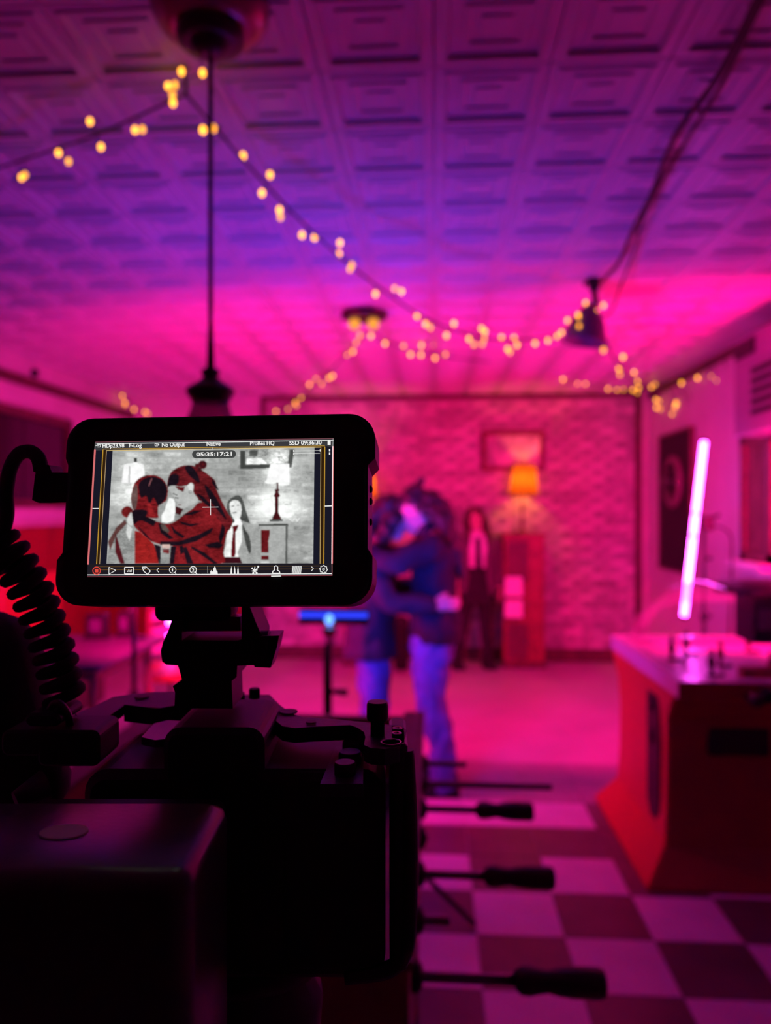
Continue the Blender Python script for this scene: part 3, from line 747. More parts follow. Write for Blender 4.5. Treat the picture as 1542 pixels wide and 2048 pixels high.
# cord along the ceiling and clamp lamp
base = Vector((.80, 3.75, H))
pts = [(.70, 1.2, H - .03), (.705, 1.6, H - .045), (.735, 2.0, H - .05), (.72, 2.3, H - .055), (.765, 2.7, H - .06), (.78, 3.0, H - .07), (.82, 3.4, H - .07), (.815, 3.775, H - .05)]
tag(MB().tube([Vector(p) - base for p in smooth_path(pts)], .0085, 8).build('ceiling_cable', M['wire'], None, loc=base), 'thick dark cable running along the ceiling at upper right', 'cable')
pts2 = [(.725, 1.2, H - .03), (.715, 1.6, H - .05), (.75, 2.0, H - .06), (.76, 2.4, H - .06), (.775, 2.8, H - .075), (.86, 3.3, H - .06), (.90, 3.7, H - .09), (.89, 3.84, H - .17), (.83, 3.82, H - .20)]
tag(MB().tube([Vector(p) - base for p in smooth_path(pts2)], .006, 8).build('ceiling_cable', M['wire'], None, loc=base), 'thinner dark cable looping beside the clamp lamp', 'cable')
cc = at(1188, 562, 3.80)
g = thing('clamp_lamp', 'cone-shaped clamp lamp hanging from the ceiling cable at right', 'clamp lamp', cc)
MB().rbox((0, 0, .01), (.05, .035, .11), .01).build('clamp_jaw', M['black'], g)
MB().tube([(-.05, 0, -.02), (.03, 0, .05)], .012, 8).build('clamp_handle', M['black'], g)
MB().tube([(0, 0, .06), (.02, 0, (H - .03) - cc.z)], .008, 8).build('hook', M['black'], g)
MB().tube([(0, 0, -.04), (.01, 0, -.12)], .016, 10).build('socket', M['black'], g)
Rc = Matrix.Rotation(math.radians(9), 3, 'Y')
MB().lathe([(.022, -.11), (.040, -.13), (.080, -.19), (.108, -.290), (.112, -.300), (.106, -.299), (.076, -.19), (.03, -.135)], (0, 0, -.01), 28, Rc).build('reflector', M['lamp_tin'], g)
MB().blob(Rc @ Vector((0, 0, -.21)), (.028, .028, .04)).build('bulb', M['ice'], g)
# ------------------------------------------------------------------ fairy lights
def fairy(label, wire, bulbs, r=.0085, wr=.004, far=False, hooks=()):
    W = [at(*p) for p in wire]; base = W[0]
    t = thing('fairy_light_string', label, 'string lights', base, group='strings of fairy lights')
    path = smooth_path(W); mb = MB().tube([p - base for p in path], wr, 6)
    mb.build('wire', M['wire'], t)
    bm = MB().blob((0, 0, 0), (r, r, r * 1.35), n=10, m=7).mesh('bulb'); bm.materials.append(M['fairy'])
    bd = bm.copy(); bd.materials.clear(); bd.materials.append(M['fairy_far'])
    for q in bulbs:
        u, v = q[0], q[1]; best = min(path, key=lambda p: ((project(p)[0] - u) ** 2 + (project(p)[1] - v) ** 2))
        c = at(u, v, best.y + random.uniform(-.02, .02))
        o = link('bulb', bd if len(q) > 2 else bm, None, t, c - base)
        if (c - best).length > .012:
            MB().tube([(0, 0, 0), best - c], .0018, 4).build('lead', M['wire'], o)
    return t
fairy('fairy light string from the pendant canopy towards the left edge',
      [(365, 132, 1.86), (372, 185, 1.90), (345, 200, 1.93), (260, 240, 1.99), (180, 275, 2.07), (90, 305, 2.18), (0, 335, 2.32), (-120, 370, 2.45)],
      [(363, 143), (405, 146), (336, 172), (345, 190, 1), (350, 170, 1), (346, 206), (180, 243), (270, 260), (285, 259, 1), (202, 294), (117, 306), (137, 323, 1), (43, 355), (50, 350, 1)], r=.0075)
fairy('fairy light string sagging from the pendant canopy to the clamp lamp',
      [(372, 188, 1.90), (430, 255, 2.04), (500, 335, 2.22), (600, 440, 2.5), (700, 530, 2.8), (800, 605, 3.05), (870, 645, 3.25), (960, 675, 3.45), (1060, 678, 3.6), (1130, 660, 3.7), (1180, 612, 3.78)],
      [(406, 260), (427, 257, 1), (486, 312), (540, 350), (524, 386), (559, 420), (561, 434, 1), (604, 470), (629, 475), (680, 486), (678, 508), (704, 530, 1), (700, 538, 1), (751, 588), (789, 577, 1), (803, 583), (834, 632), (851, 648), (861, 655, 1), (908, 647), (893, 671), (938, 678), (948, 689, 1), (963, 657), (970, 663), (969, 676), (965, 688, 1), (1003, 675), (1028, 676), (1015, 698), (1034, 690), (1020, 704, 1), (1070, 687), (1096, 681), (1114, 672), (1123, 665), (1135, 641), (1156, 630), (1158, 637, 1), (1171, 606), (1193, 623), (1207, 611), (1158, 652, 1), (1162, 661, 1)], r=.0085)
fairy('fairy light string running from the clamp lamp down to the far right corner',
      [(1215, 692, 4.0), (1240, 735, 4.9), (1265, 760, 6.0), (1290, 778, 7.2)],
      [(1207, 700, 1), (1246, 714), (1238, 737), (1240, 749, 1), (1268, 745), (1275, 763), (1266, 780), (1275, 785, 1), (1277, 776)], r=.011, wr=.006)
fairy('fairy light string looping along the top of the right wall',
      [(1290, 778, 7.2), (1330, 765, 6.6), (1400, 735, 5.9), (1470, 705, 5.35), (1540, 672, 4.9)],
      [(1303, 774), (1310, 769, 1), (1363, 766), (1395, 756), (1424, 753, 1), (1435, 761), (1458, 732), (1455, 748, 1), (1462, 757), (1478, 712), (1473, 711, 1), (1312, 800), (1318, 802, 1), (1313, 815), (1320, 818, 1), (1352, 806), (1350, 813), (1344, 828, 1), (1384, 818), (1390, 819), (1371, 833), (1383, 828, 1), (1431, 792), (1436, 791)], r=.0115, wr=.005)
fairy('fairy light string between the amber ceiling light and the far right corner',
      [(745, 665, 4.7), (790, 690, 4.9), (850, 708, 5.2), (960, 722, 5.8), (1070, 738, 6.3), (1150, 760, 6.8), (1215, 775, 7.1), (1285, 780, 7.3)],
      [(742, 672), (720, 671, 1), (770, 687), (807, 692, 1), (843, 691), (821, 709), (842, 710), (870, 716), (866, 688, 1), (891, 709, 1), (917, 676, 1), (1070, 735), (1086, 738, 1), (1115, 746), (1126, 759), (1148, 745), (1155, 766), (1171, 767), (1216, 778), (1234, 779), (1247, 779, 1)], r=.011)
fairy('fairy light string dropping from the amber ceiling light behind the monitor top',
      [(735, 668, 4.7), (700, 700, 5.2), (650, 752, 6.0), (600, 795, 6.7), (545, 830, 7.2)],
      [(713, 685, 1), (706, 703), (694, 709, 1), (665, 752), (658, 756), (644, 768, 1), (619, 769), (632, 758, 1), (602, 795), (590, 806), (593, 811, 1), (576, 818, 1), (552, 823)], r=.011)
fairy('short fairy light string in the far left corner above the monitor',
      [(222, 768, 7.1), (245, 792, 7.15), (270, 815, 7.2), (300, 832, 7.2)],
      [(231, 777), (245, 792), (250, 806), (250, 810, 1), (268, 819), (290, 824), (296, 828, 1)], r=.011)
# ------------------------------------------------------------------ people
def basis(fwd, up):
    f = Vector(fwd).normalized(); u = Vector(up); u = (u - f * u.dot(f)).normalized(); l = (-f).cross(u).normalized()
    # local x = lateral, local y = back, local z = up
    return Matrix((l, -f, u)).transposed()
def head(mb, c, fwd, up):
    R = basis(fwd, up); c = Vector(c); P = lambda x, y, z: c + R @ Vector((x, y, z))
    mb.blob(P(0, .012, .02), (.074, .092, .094), R)
    mb.blob(P(0, -.030, -.045), (.054, .056, .066), R)
    mb.blob(P(0, -.060, -.088), (.026, .024, .020), R)
    mb.blob(P(0, -.072, .022), (.050, .018, .014), R)
    mb.limb([P(0, -.078, .012), P(0, -.096, -.018), P(0, -.102, -.030)], [.008, .011, .013], R @ Vector((1, 0, 0)))
    mb.blob(P(0, -.082, -.055), (.024, .014, .007), R); mb.blob(P(0, -.080, -.066), (.020, .013, .008), R)
    for s in (-1, 1):
        mb.blob(P(s * .038, -.062, -.022), (.022, .022, .018), R)
        mb.blob(P(s * .076, .014, -.010), (.009, .020, .030), R)
    return R, P
def hand(mb, wrist, d, n, curl=.5, thumb=1):
    """d: finger direction, n: back-of-hand normal"""
    d = Vector(d).normalized(); n = Vector(n); n = (n - d * n.dot(d)).normalized(); s = d.cross(n)
    w_ = Vector(wrist)
    mb.limb([w_, w_ + d * .045, w_ + d * .085], [(.026, .016), (.036, .014), (.036, .012)], s)
    for k, (o, L) in enumerate(((-.027, .062), (-.009, .072), (.009, .068), (.027, .052))):
        p0 = w_ + d * .082 + s * o; a = curl
        p1 = p0 + (d * math.cos(a * .5) - n * math.sin(a * .5)) * L * .45
        p2 = p1 + (d * math.cos(a) - n * math.sin(a)) * L * .3
        p3 = p2 + (d * math.cos(a * 1.5) - n * math.sin(a * 1.5)) * L * .25
        mb.limb([p0, p1, p2, p3], [.0088, .0085, .008, .007], s, n=8, sub=3)
    t0 = w_ + d * .025 - s * .028 * thumb
    mb.limb([t0, t0 + d * .03 - s * .022 * thumb - n * .008, t0 + d * .055 - s * .026 * thumb - n * .02], [.012, .010, .008], s, n=8, sub=3)
def person(label, loc, rotz): return thing('person', label, 'person', loc, rotz)
def eyes(t, P, R):
    for s in (-1, 1): MB().blob(P(s * .030, -.078, .004), (.012, .006, .006), R, 10, 6).build('eye', M['eye'], t)
V = Vector
S1 = V((1, 0, 0))
# --- A: taller woman with bun, back towards the right, facing left
pa = atz(884, 1576, 0)
A = person('person in dark jacket and pale jeans with hair bun, hugging at right', pa, -PI / 2)
b = MB(); hf = V((0, -.86, -.50)); hu = V((0, -.5, .86)); hc = V((0, -.145, 1.475))
R, P = head(b, hc, hf, hu)
b.limb([(0, -.055, 1.30), (0, -.075, 1.37), (0, -.115, 1.43)], [.062, .050, .052])
b.limb([(0, -.045, .86), (0, -.05, 1.0), (0, -.045, 1.12), (0, -.04, 1.26), (0, -.045, 1.33)], [(.155, .105), (.13, .09), (.14, .10), (.165, .10), (.10, .07)])
for s in (-1, 1):
    b.limb([(s * .085, -.045, .86), (s * .095, -.055, .48), (s * .10, 0, .08)], [.085, .058, .038])
    b.limb([(s * .165, -.045, 1.29), (s * .205, -.25, 1.22), (s * .10, -.43, 1.27)], [.048, .038, .027])
hand(b, (.10, -.43, 1.27), (-.6, -.7, -.05), (0, -.5, .8), .4, 1)
hand(b, (-.10, -.43, 1.27), (.6, -.7, -.05), (0, -.5, .8), .4, -1)
link('body', remesh(b, 'body', .007, 3), M['skin'], A); eyes(A, P, R)
j = MB()
j.limb([(0, -.04, .98), (0, -.04, 1.04), (0, -.04, 1.18), (0, -.035, 1.28), (0, -.05, 1.345)], [(.17, .125), (.165, .125), (.19, .13), (.19, .12), (.085, .075)])
j.loft([(0, -.035, .84, .185, .14), (0, -.04, .90, .18, .135), (0, -.04, 1.0, .165, .125)], wave=.03)
for s in (-1, 1):
    j.limb([(s * .165, -.045, 1.285), (s * .20, -.15, 1.25), (s * .215, -.25, 1.215), (s * .16, -.35, 1.24), (s * .11, -.42, 1.265)], [.074, .068, .062, .054, .046])
j.limb([(0, -.085, 1.33), (0, -.075, 1.375)], [(.09, .065), (.085, .06)])
link('jacket', remesh(j, 'jacket', .009, 2, .014, 9, 3), M['denim_dark'], A)
j = MB(); j.loft([(0, -.035, .785, .182, .142), (0, -.035, .86, .186, .144)], wave=.02)
link('jacket_hem', remesh(j, 'hem', .009, 2), M['black_cloth'], A)
j = MB()
j.limb([(0, -.05, .74), (0, -.045, .85)], [(.165, .125), (.15, .11)])
for s in (-1, 1):
    j.limb([(s * .085, -.05, .80), (s * .095, -.065, .62), (s * .095, -.055, .45), (s * .10, -.005, .25), (s * .10, .005, .06)], [(.095, .115), (.088, .10), (.072, .078), (.068, .072), (.066, .07)])
link('jeans', remesh(j, 'jeans', .009, 2, .014, 10, 8), M['jeans'], A)
for s in (-1, 1):
    j = MB(); j.limb([(s * .10, .05, .035), (s * .10, -.03, .04), (s * .105, -.13, .03)], [(.040, .036), (.044, .040), (.040, .026)]); j.limb([(s * .10, .01, .04), (s * .10, .01, .12)], [.044, .040])
    o = link('shoe', remesh(j, 'shoe', .008, 2), M['black_cloth'], A)
    MB().prism([(-.045, -.17), (.045, -.17), (.048, -.05), (.042, .09), (-.042, .09), (-.048, -.05)], lambda x, y: (s * .10 + x, y, .0), lambda x, y: (s * .10 + x, y, .02)).build('sole', M['black_soft'], o)
j = MB()
j.blob(P(0, .028, .038), (.086, .098, .098), R); j.blob(P(0, -.045, .075), (.06, .05, .04), R)
j.limb([P(0, .08, .04), P(0, .13, -.06), (0, .045, 1.33), (0, .085, 1.22), (0, .10, 1.13)], [(.085, .05), (.10, .055), (.115, .05), (.11, .04), (.07, .025)])
for s in (-1, 1): j.limb([P(s * .07, .04, .0), P(s * .085, .09, -.08), (s * .09, .045, 1.28)], [.035, .04, .04])
link('hair', remesh(j, 'hair', .008, 2, .018, 16, 1), M['hair_dark'], A)
j = MB(); j.blob(P(0, .092, .112), .026); j.limb([P(0, .07, .10), P(0, .105, .122), P(.015, .125, .128)], [.022, .018, .012])
link('hair_bun', remesh(j, 'bun', .006, 1, .008, 30, 2), M['hair_dark'], A)
# --- B: shorter person in long coat, facing right
pb = Vector((pa.x - .375, pa.y + .03, 0))
B = person('person in long dull coat hugging at left, half behind the monitor', pb, PI / 2)
b = MB(); hf = V((0, -.95, -.25)); hu = V((0, -.25, .95)); hc = V((0, -.10, 1.435))
R, P = head(b, hc, hf, hu)
b.limb([(0, -.01, 1.26), (0, -.03, 1.32), (0, -.07, 1.38)], [.060, .050, .052])
b.limb([(0, 0, .84), (0, -.01, 1.0), (0, -.005, 1.12), (0, 0, 1.22), (0, -.01, 1.29)], [(.155, .105), (.13, .09), (.14, .10), (.165, .10), (.10, .07)])
for s in (-1, 1):
    b.limb([(s * .085, 0, .84), (s * .095, -.01, .46), (s * .10, .02, .08)], [.085, .058, .038])
b.limb([(-.165, -.01, 1.25), (-.235, -.10, 1.03), (-.225, -.33, 1.0)], [.046, .038, .027])
b.limb([(.165, -.01, 1.25), (.235, -.10, 1.05), (.20, -.33, 1.06)], [.046, .038, .027])
hand(b, (-.225, -.33, 1.0), (.15, -1, .05), (-.9, 0, .3), .55, 1)
hand(b, (.20, -.33, 1.06), (-.2, -1, .05), (.9, 0, .3), .5, -1)
link('body', remesh(b, 'body', .007, 3), M['skin'], B); eyes(B, P, R)
j = MB()
j.limb([(0, 0, .98), (0, 0, 1.04), (0, .0, 1.14), (0, .0, 1.24), (0, -.015, 1.31)], [(.18, .12), (.18, .12), (.185, .125), (.19, .12), (.08, .07)])
j.loft([(0, .01, .70, .215, .150), (0, .01, .84, .20, .135), (0, 0, 1.0, .18, .12)], wave=.035)
j.limb([(-.165, -.005, 1.24), (-.215, -.05, 1.12), (-.24, -.10, 1.02), (-.235, -.22, 1.0), (-.225, -.31, 1.0)], [.074, .066, .060, .054, .048])
j.limb([(.165, -.005, 1.24), (.215, -.05, 1.13), (.24, -.10, 1.04), (.225, -.22, 1.05), (.205, -.31, 1.06)], [.074, .066, .060, .054, .048])
link('coat', remesh(j, 'coat', .009, 2, .012, 9, 11), M['jacket_purple'], B)
j = MB()
for s in (-1, 1):
    j.limb([(s * .09, 0, .78), (s * .098, -.01, .60), (s * .10, -.015, .45), (s * .10, .015, .25), (s * .10, .02, .05)], [(.088, .094), (.082, .086), (.074, .076), (.070, .072), (.070, .074)])
link('jeans', remesh(j, 'jeans', .009, 2, .014, 10, 18), M['jeans'], B)
for s in (-1, 1):
    j = MB(); j.limb([(s * .10, .06, .035), (s * .10, -.02, .04), (s * .105, -.12, .03)], [(.040, .036), (.044, .040), (.040, .026)])
    o = link('shoe', remesh(j, 'shoe', .008, 2), M['black_cloth'], B)
    MB().prism([(-.045, -.16), (.045, -.16), (.048, -.05), (.042, .10), (-.042, .10), (-.048, -.05)], lambda x, y: (s * .10 + x, y, .0), lambda x, y: (s * .10 + x, y, .02)).build('sole', M['black_soft'], o)
j = MB(); j.blob(P(0, .026, .034), (.088, .098, .096), R); j.blob(P(0, -.04, .075), (.06, .05, .036), R)
j.limb([P(0, .07, .02), P(0, .10, -.08), (0, .04, 1.24)], [(.09, .05), (.10, .05), (.09, .03)])
for s in (-1, 1): j.limb([P(s * .076, -.02, .02), P(s * .084, .0, -.07), P(s * .08, .02, -.15)], [(.03, .045), (.03, .05), (.025, .04)], R @ S1)
link('hair', remesh(j, 'hair', .008, 2, .016, 16, 4), M['hair_dark'], B)
# --- C: woman facing the camera by the brick wall
pcx = atz(943, 1333, 0)
C = person('person in shirt, tie and blazer facing us by the brick wall', pcx, .12)
b = MB(); hf = V((-.05, -1, -.06)); hu = V((-.16, 0, .98)); hc = V((.03, -.03, 1.40))
R, P = head(b, hc, hf, hu)
b.limb([(.05, 0, 1.22), (.045, -.005, 1.28), (.035, -.01, 1.34)], [.055, .045, .047])
b.limb([(.03, 0, .80), (.035, 0, .94), (.045, 0, 1.06), (.05, 0, 1.18), (.05, 0, 1.24)], [(.15, .10), (.12, .085), (.13, .095), (.155, .09), (.10, .06)])
for s in (-1, 1):
    b.limb([(.03 + s * .08, 0, .82), (.03 + s * .10, -.005, .45), (.01 + s * .145, 0, .08)], [.08, .052, .036])
b.limb([(.05 + .16, 0, 1.20), (.05 + .20, .02, .96), (.05 + .215, -.03, .76)], [.042, .034, .024]); hand(b, (.265, -.03, .76), (.03, -.05, -1), (1, 0, 0), .5, -1)
b.limb([(.05 - .16, 0, 1.20), (.05 - .21, .02, .97), (.05 - .20, -.06, .78)], [.042, .034, .024]); hand(b, (-.15, -.06, .78), (.03, -.1, -1), (-1, 0, 0), .5, 1)
link('body', remesh(b, 'body', .007, 3), M['skin'], C); eyes(C, P, R)
j = MB(); j.limb([(.035, 0, .90), (.04, 0, 1.0), (.045, -.005, 1.10), (.05, 0, 1.19), (.045, -.005, 1.26)], [(.13, .098), (.125, .098), (.14, .108), (.15, .10), (.065, .06)])
link('shirt', remesh(j, 'shirt', .008, 2, .006, 14, 2), M['shirt'], C)
MB().prism([(-.016, 0), (.016, 0), (.024, -.05), (.030, -.30), (0, -.34), (-.030, -.30), (-.024, -.05)], lambda x, z: (x + .042 - z * .02, -.122 + abs(x) * .2 + (z + .15) * .0, 1.235 + z), lambda x, z: (x + .042 - z * .02, -.108 + abs(x) * .2, 1.235 + z)).build('tie', M['black_cloth'], C)
j = MB()
for s in (-1, 1):
    j.limb([(.045 + s * .125, -.005, .72), (.045 + s * .12, -.01, .90), (.045 + s * .115, -.01, 1.05), (.05 + s * .12, 0, 1.17), (.05 + s * .09, .01, 1.25)], [(.055, .12), (.052, .115), (.052, .115), (.055, .105), (.035, .06)])
    j.limb([(.05 + s * .165, 0, 1.195), (.05 + s * .205, .01, 1.05), (.05 + s * .215, .015, .93), (.05 + s * .215, -.025, .79)], [.062, .056, .050, .044])
j.limb([(.045, .07, .72), (.045, .07, .95), (.05, .065, 1.20)], [(.14, .035), (.13, .035), (.13, .03)])
link('blazer', remesh(j, 'blazer', .008, 2, .010, 10, 6), M['blazer'], C)
j = MB(); j.loft([(.03, 0, .60, .205, .155), (.03, 0, .74, .185, .135), (.035, 0, .86, .152, .112), (.035, 0, .95, .13, .10)], wave=.06, k=11)
link('skirt', remesh(j, 'skirt', .009, 2), M['black_cloth'], C)
j = MB()
for s in (-1, 1): j.limb([(.03 + s * .08, 0, .74), (.03 + s * .10, -.005, .45), (.01 + s * .145, 0, .10)], [.088, .060, .046])
link('tights', remesh(j, 'tights', .008, 2), M['black_cloth'], C)
for s in (-1, 1):
    j = MB(); x = .01 + s * .148; j.limb([(x, .03, .05), (x, -.05, .05), (x + s * .01, -.13, .04)], [(.046, .046), (.05, .046), (.046, .032)]); j.limb([(x, .01, .05), (x, .01, .24)], [.056, .056])
    o = link('boot', remesh(j, 'boot', .008, 2), M['black_cloth'], C)
    MB().prism([(-.052, -.18), (.052, -.18), (.055, -.05), (.05, .085), (-.05, .085), (-.055, -.05)], lambda q, y: (x + q, y, .0), lambda q, y: (x + q, y, .035)).build('sole', M['black_soft'], o)
j = MB(); j.blob(P(0, .026, .036), (.088, .094, .094), R)
for s in (-1, 1):
    j.limb([P(s * .04, -.05, .10), P(s * .082, -.02, .03), P(s * .092, .0, -.08), P(s * .10, -.03, -.20), P(s * .10, -.045, -.32)], [(.022, .04), (.026, .05), (.030, .05), (.036, .045), (.02, .03)], R @ S1)
j.limb([P(0, .06, .02), P(0, .085, -.12), P(0, .08, -.30)], [(.09, .04), (.11, .045), (.10, .03)])
link('hair', remesh(j, 'hair', .008, 2, .014, 18, 9), M['hair_brown'], C)
# ------------------------------------------------------------------ camera rig in the foreground
def rig(name, label, cat, base):
    base = Vector(base); t = thing(name, label, cat, c2w(*base), YAW); t['rb'] = 0
    del t['rb']; return t, base
def czp(u, v, Z):                # pixel ray met with the horizontal plane Z below the lens (camera frame)
    D = Z * F / (1024 - v); return Vector(((u - 771) / F * D, D, Z))
def flat(mb, pts, Z, th):
    pp = [czp(u, v, Z) for u, v in pts]
    return mb.prism([(p.x, p.y) for p in pp], lambda x, y: (x, y, Z), lambda x, y: (x, y, Z - th))
def slab(mb, pts, D, th):
    pp = [cpx(u, v, D) for u, v in pts]
    return mb.prism([(p.x, p.z) for p in pp], lambda x, z: (x, D, z), lambda x, z: (x, D + th, z))
# --- camera with its cage
cb = Vector((-.075, .42, -.235))
CR, cb = rig('cinema_camera', 'black caged camera filling the lower middle foreground', 'camera', cb)
MB().rbox((-.075, .405, -.180), (.150, .070, .104), .012, 1).build('body', M['black'], CR, cb)
MB().rbox((-.026, .385, -.178), (.052, .034, .098), .010, 1).build('hand_grip', M['black_soft'], CR, cb)
MB().lathe([(.034, 0), (.036, .01), (.036, .06), (.039, .065), (.039, .085), (.03, .088)], (-.085, .44, -.175), 28, Matrix.Rotation(-PI / 2, 3, 'X')).build('lens', M['black_metal'], CR, cb)
MB().rbox((-.085, .400, -.122), (.05, .06, .03), .008, 1).build('viewfinder_hump', M['black'], CR, cb)
pa_ = [(476, 1406), (462, 1389), (539, 1389), (560, 1410), (582, 1426), (606, 1434), (665, 1438), (739, 1445), (800, 1452), (814, 1460), (808, 1484), (798, 1492), (770, 1498), (742, 1496), (728, 1490), (731, 1474), (728, 1464), (715, 1455), (700, 1450), (630, 1453), (590, 1456), (565, 1452), (550, 1440), (540, 1424), (528, 1410), (510, 1406)]
o = flat(MB(), pa_, -.114, .008).build('cage_top_plate', M['cage'], CR, cb)
c_ = czp(577, 1424, -.1135); MB().lathe([(.0052, 0), (.0052, .0006)], c_, 16).build('slot', M['black'], o, cb)
c_ = czp(622, 1445, -.1135); MB().lathe([(.0028, 0), (.0028, .0006)], c_, 14).build('slot', M['black'], o, cb)
for (u, v) in ((795, 1458), (793, 1468)):
    c_ = czp(u, v, -.1135); MB().lathe([(.0016, 0), (.0016, .0007), (.0026, .0007), (.0026, 0)], c_, 14).build('screw_ring', M['steel'], o, cb)
c_ = czp(782, 1485, -.1136); MB().lathe([(.0046, 0), (.0046, .0005), (.0052, .0005), (.0052, 0)], c_, 20).build('dial_ring', M['steel'], o, cb)
pl_ = [(248, 1409), (268, 1388), (300, 1384), (349, 1383), (490, 1384), (490, 1408), (349, 1411), (320, 1416), (290, 1414)]
o = flat(MB(), pl_, -.114, .010).build('cage_top_plate', M['cage'], CR, cb)
c_ = czp(284, 1394, -.1135); MB().lathe([(.0045, 0), (.0045, .0006)], c_, 14).build('slot', M['black'], o, cb)
flat(MB(), [(270, 1387), (225, 1394), (190, 1412), (150, 1428), (170, 1440), (215, 1434), (246, 1412)], -.1145, .006).build('cage_wing', M['black_metal'], CR, cb)
flat(MB(), [(283, 1474), (308, 1447), (336, 1440), (366, 1442), (338, 1477), (310, 1480)], -.118, .004).build('release_plate', M['dark_steel'], CR, cb)
MB().rbox((.0065, .392, -.170), (.009, .050, .112), .004, 2).build('cage_side_plate', M['black_metal'], CR, cb)
sp = [Vector(p) for p in ((.010, .372, -.118), (.0115, .370, -.15), (.0115, .369, -.19), (.010, .370, -.215), (.002, .371, -.226), (-.02, .372, -.230))]
MB().tube(smooth_path(sp), .0042, 8).build('cage_bar', M['black_metal'], CR, cb)
c_ = cpx(755, 1492, .384)
MB().lathe([(.0036, -.004), (.0036, .013), (.0052, .0135), (.0056, .015), (.0056, .0215), (.0050, .0228)], c_, 18).build('thumb_screw', M['black_metal'], CR, cb)
for u, v, r in ((708, 1502, .0062), (700, 1524, .0058), (690, 1546, .0052)):
    c_ = czp(u, v, -.1265); MB().lathe([(r, -.004), (r, .0045), (r * .9, .0055)], c_, 18).build('dial', M['black_metal'], CR, cb)
flat(MB(), [(640, 1568), (672, 1492), (728, 1490), (726, 1568)], -.127, .006).build('top_deck', M['cage'], CR, cb)
o = MB().limb([cpx(-18, 1322, .44), cpx(-12, 1380, .44), cpx(10, 1480, .435), cpx(60, 1560, .425)], [.029, .030, .030, .022])
o.build('side_grip', M['black_soft'], CR, cb)
MB().tube([cpx(30, 1600, .36), cpx(92, 1568, .37)], [.004, .0075], 12).build('focus_knob', M['cage'], CR, cb)
for u, v, w_, h_ in ((110, 1425, 70, 26), (70, 1470, 80, 50), (160, 1480, 120, 70)):
    p = cpx(u, v, .40); MB().rbox(p, (w_ * .4 / F, .03, h_ * .4 / F), .004, 1).build('connector_block', M['black'], CR, cb)
MB().tube(smooth_path([cpx(95, 1430, .395), cpx(110, 1405, .392), cpx(130, 1420, .392), cpx(140, 1450, .395), cpx(120, 1475, .395)]), .0022, 8).build('clip_wire', M['dark_steel'], CR, cb)
# --- tilt bracket
MR, mb_ = rig('tilt_bracket', 'black tilting bracket carrying the monitor', 'bracket', cpx(420, 1400, .40))
Z8 = lambda x, y: (280 + x / 2.856, 1200 + y / 2.856)
slab(MB(), [Z8(*p) for p in ((190, 20), (240, 20), (240, 230), (560, 232), (580, 225), (580, 20), (620, 20), (655, 110), (690, 195), (690, 350), (660, 372), (560, 376), (220, 374), (150, 370), (126, 350), (118, 290), (132, 240), (160, 180), (182, 110))], .392, .030).build('yoke', M['black'], MR, mb_)
slab(MB(), [Z8(*p) for p in ((244, 98), (572, 96), (576, 178), (240, 180))], .402, .012).build('cross_bar', M['dark_steel'], MR, mb_)
slab(MB(), [Z8(*p) for p in ((215, 370), (556, 372), (552, 440), (524, 462), (530, 620), (196, 620), (200, 528), (188, 492), (240, 456))], .394, .028).build('neck', M['black'], MR, mb_)
slab(MB(), [Z8(*p) for p in ((640, 225), (700, 206), (795, 203), (782, 270), (745, 388), (655, 384), (640, 340))], .389, .018).build('lever', M['black_metal'], MR, mb_)
MB().tube([cpx(508, 1292, .396), cpx(540, 1290, .396)], .008, 14).build('lever_pivot', M['black_metal'], MR, mb_)
MB().rbox(cpx(395, 1218, .405), (.040, .022, .010), .004, 1).build('shoe_plate', M['black_metal'], MR, mb_)
p = czp(652 - 0, 1392, -.112); 
MB().lathe([(.0034, 0), (.0034, .005), (.0028, .006)], czp(509, 1396, -.113), 14).build('lock_pin', M['black'], MR, mb_)
# --- battery in front of the camera
BR, bb_ = rig('battery_pack', 'large black battery box in the lower left foreground', 'battery', (-.135, .285, -.36))
def bx(x0, x1, y0, y1, z0, z1, r):
    mb = MB(); ring = []
    prof = [(z0, 0), (z1 - .006, 0), (z1 - .002, .0015), (z1, .006)]
    vs_ = []; n = 5
    for z, ins in prof:
        for cx, cyy, a0 in ((x1 - r, y1 - r, 0), (x0 + r, y1 - r, 90), (x0 + r, y0 + r, 180), (x1 - r, y0 + r, 270)):
            for i in range(n + 1):
                a = math.radians(a0 + 90 * i / n); vs_.append((cx + (r - ins) * math.cos(a), cyy + (r - ins) * math.sin(a), z))
    m = 4 * (n + 1)
    fs = [(l * m + i, l * m + (i + 1) % m, (l + 1) * m + (i + 1) % m, (l + 1) * m + i) for l in range(3) for i in range(m)]
    fs += [tuple(range(m))[::-1], tuple(range(3 * m, 4 * m))]
    return mb.add(vs_, fs, True)
M['batt'] = mat('battery_shell', (.022, .020, .022), .28, bump=.03, bscale=500)
bx(-.215, -.064, .243, .312, -.36, -.119, .010).build('case', M['batt'], BR, bb_)
c_ = czp(128, 1664, -.1188)
sv = [(math.cos(2 * PI * k / 28) * .0088, math.sin(2 * PI * k / 28) * .0065) for k in range(28)]
MB().prism(sv, lambda x, y: (c_.x + x, c_.y + y, -.1190), lambda x, y: (c_.x + x, c_.y + y, -.1185)).build('round_sticker', M['pale_trim'], BR, bb_)
MB().rbox((-.12, .33, -.20), (.09, .05, .13), .006, 1).build('mount_plate', M['black'], BR, bb_)
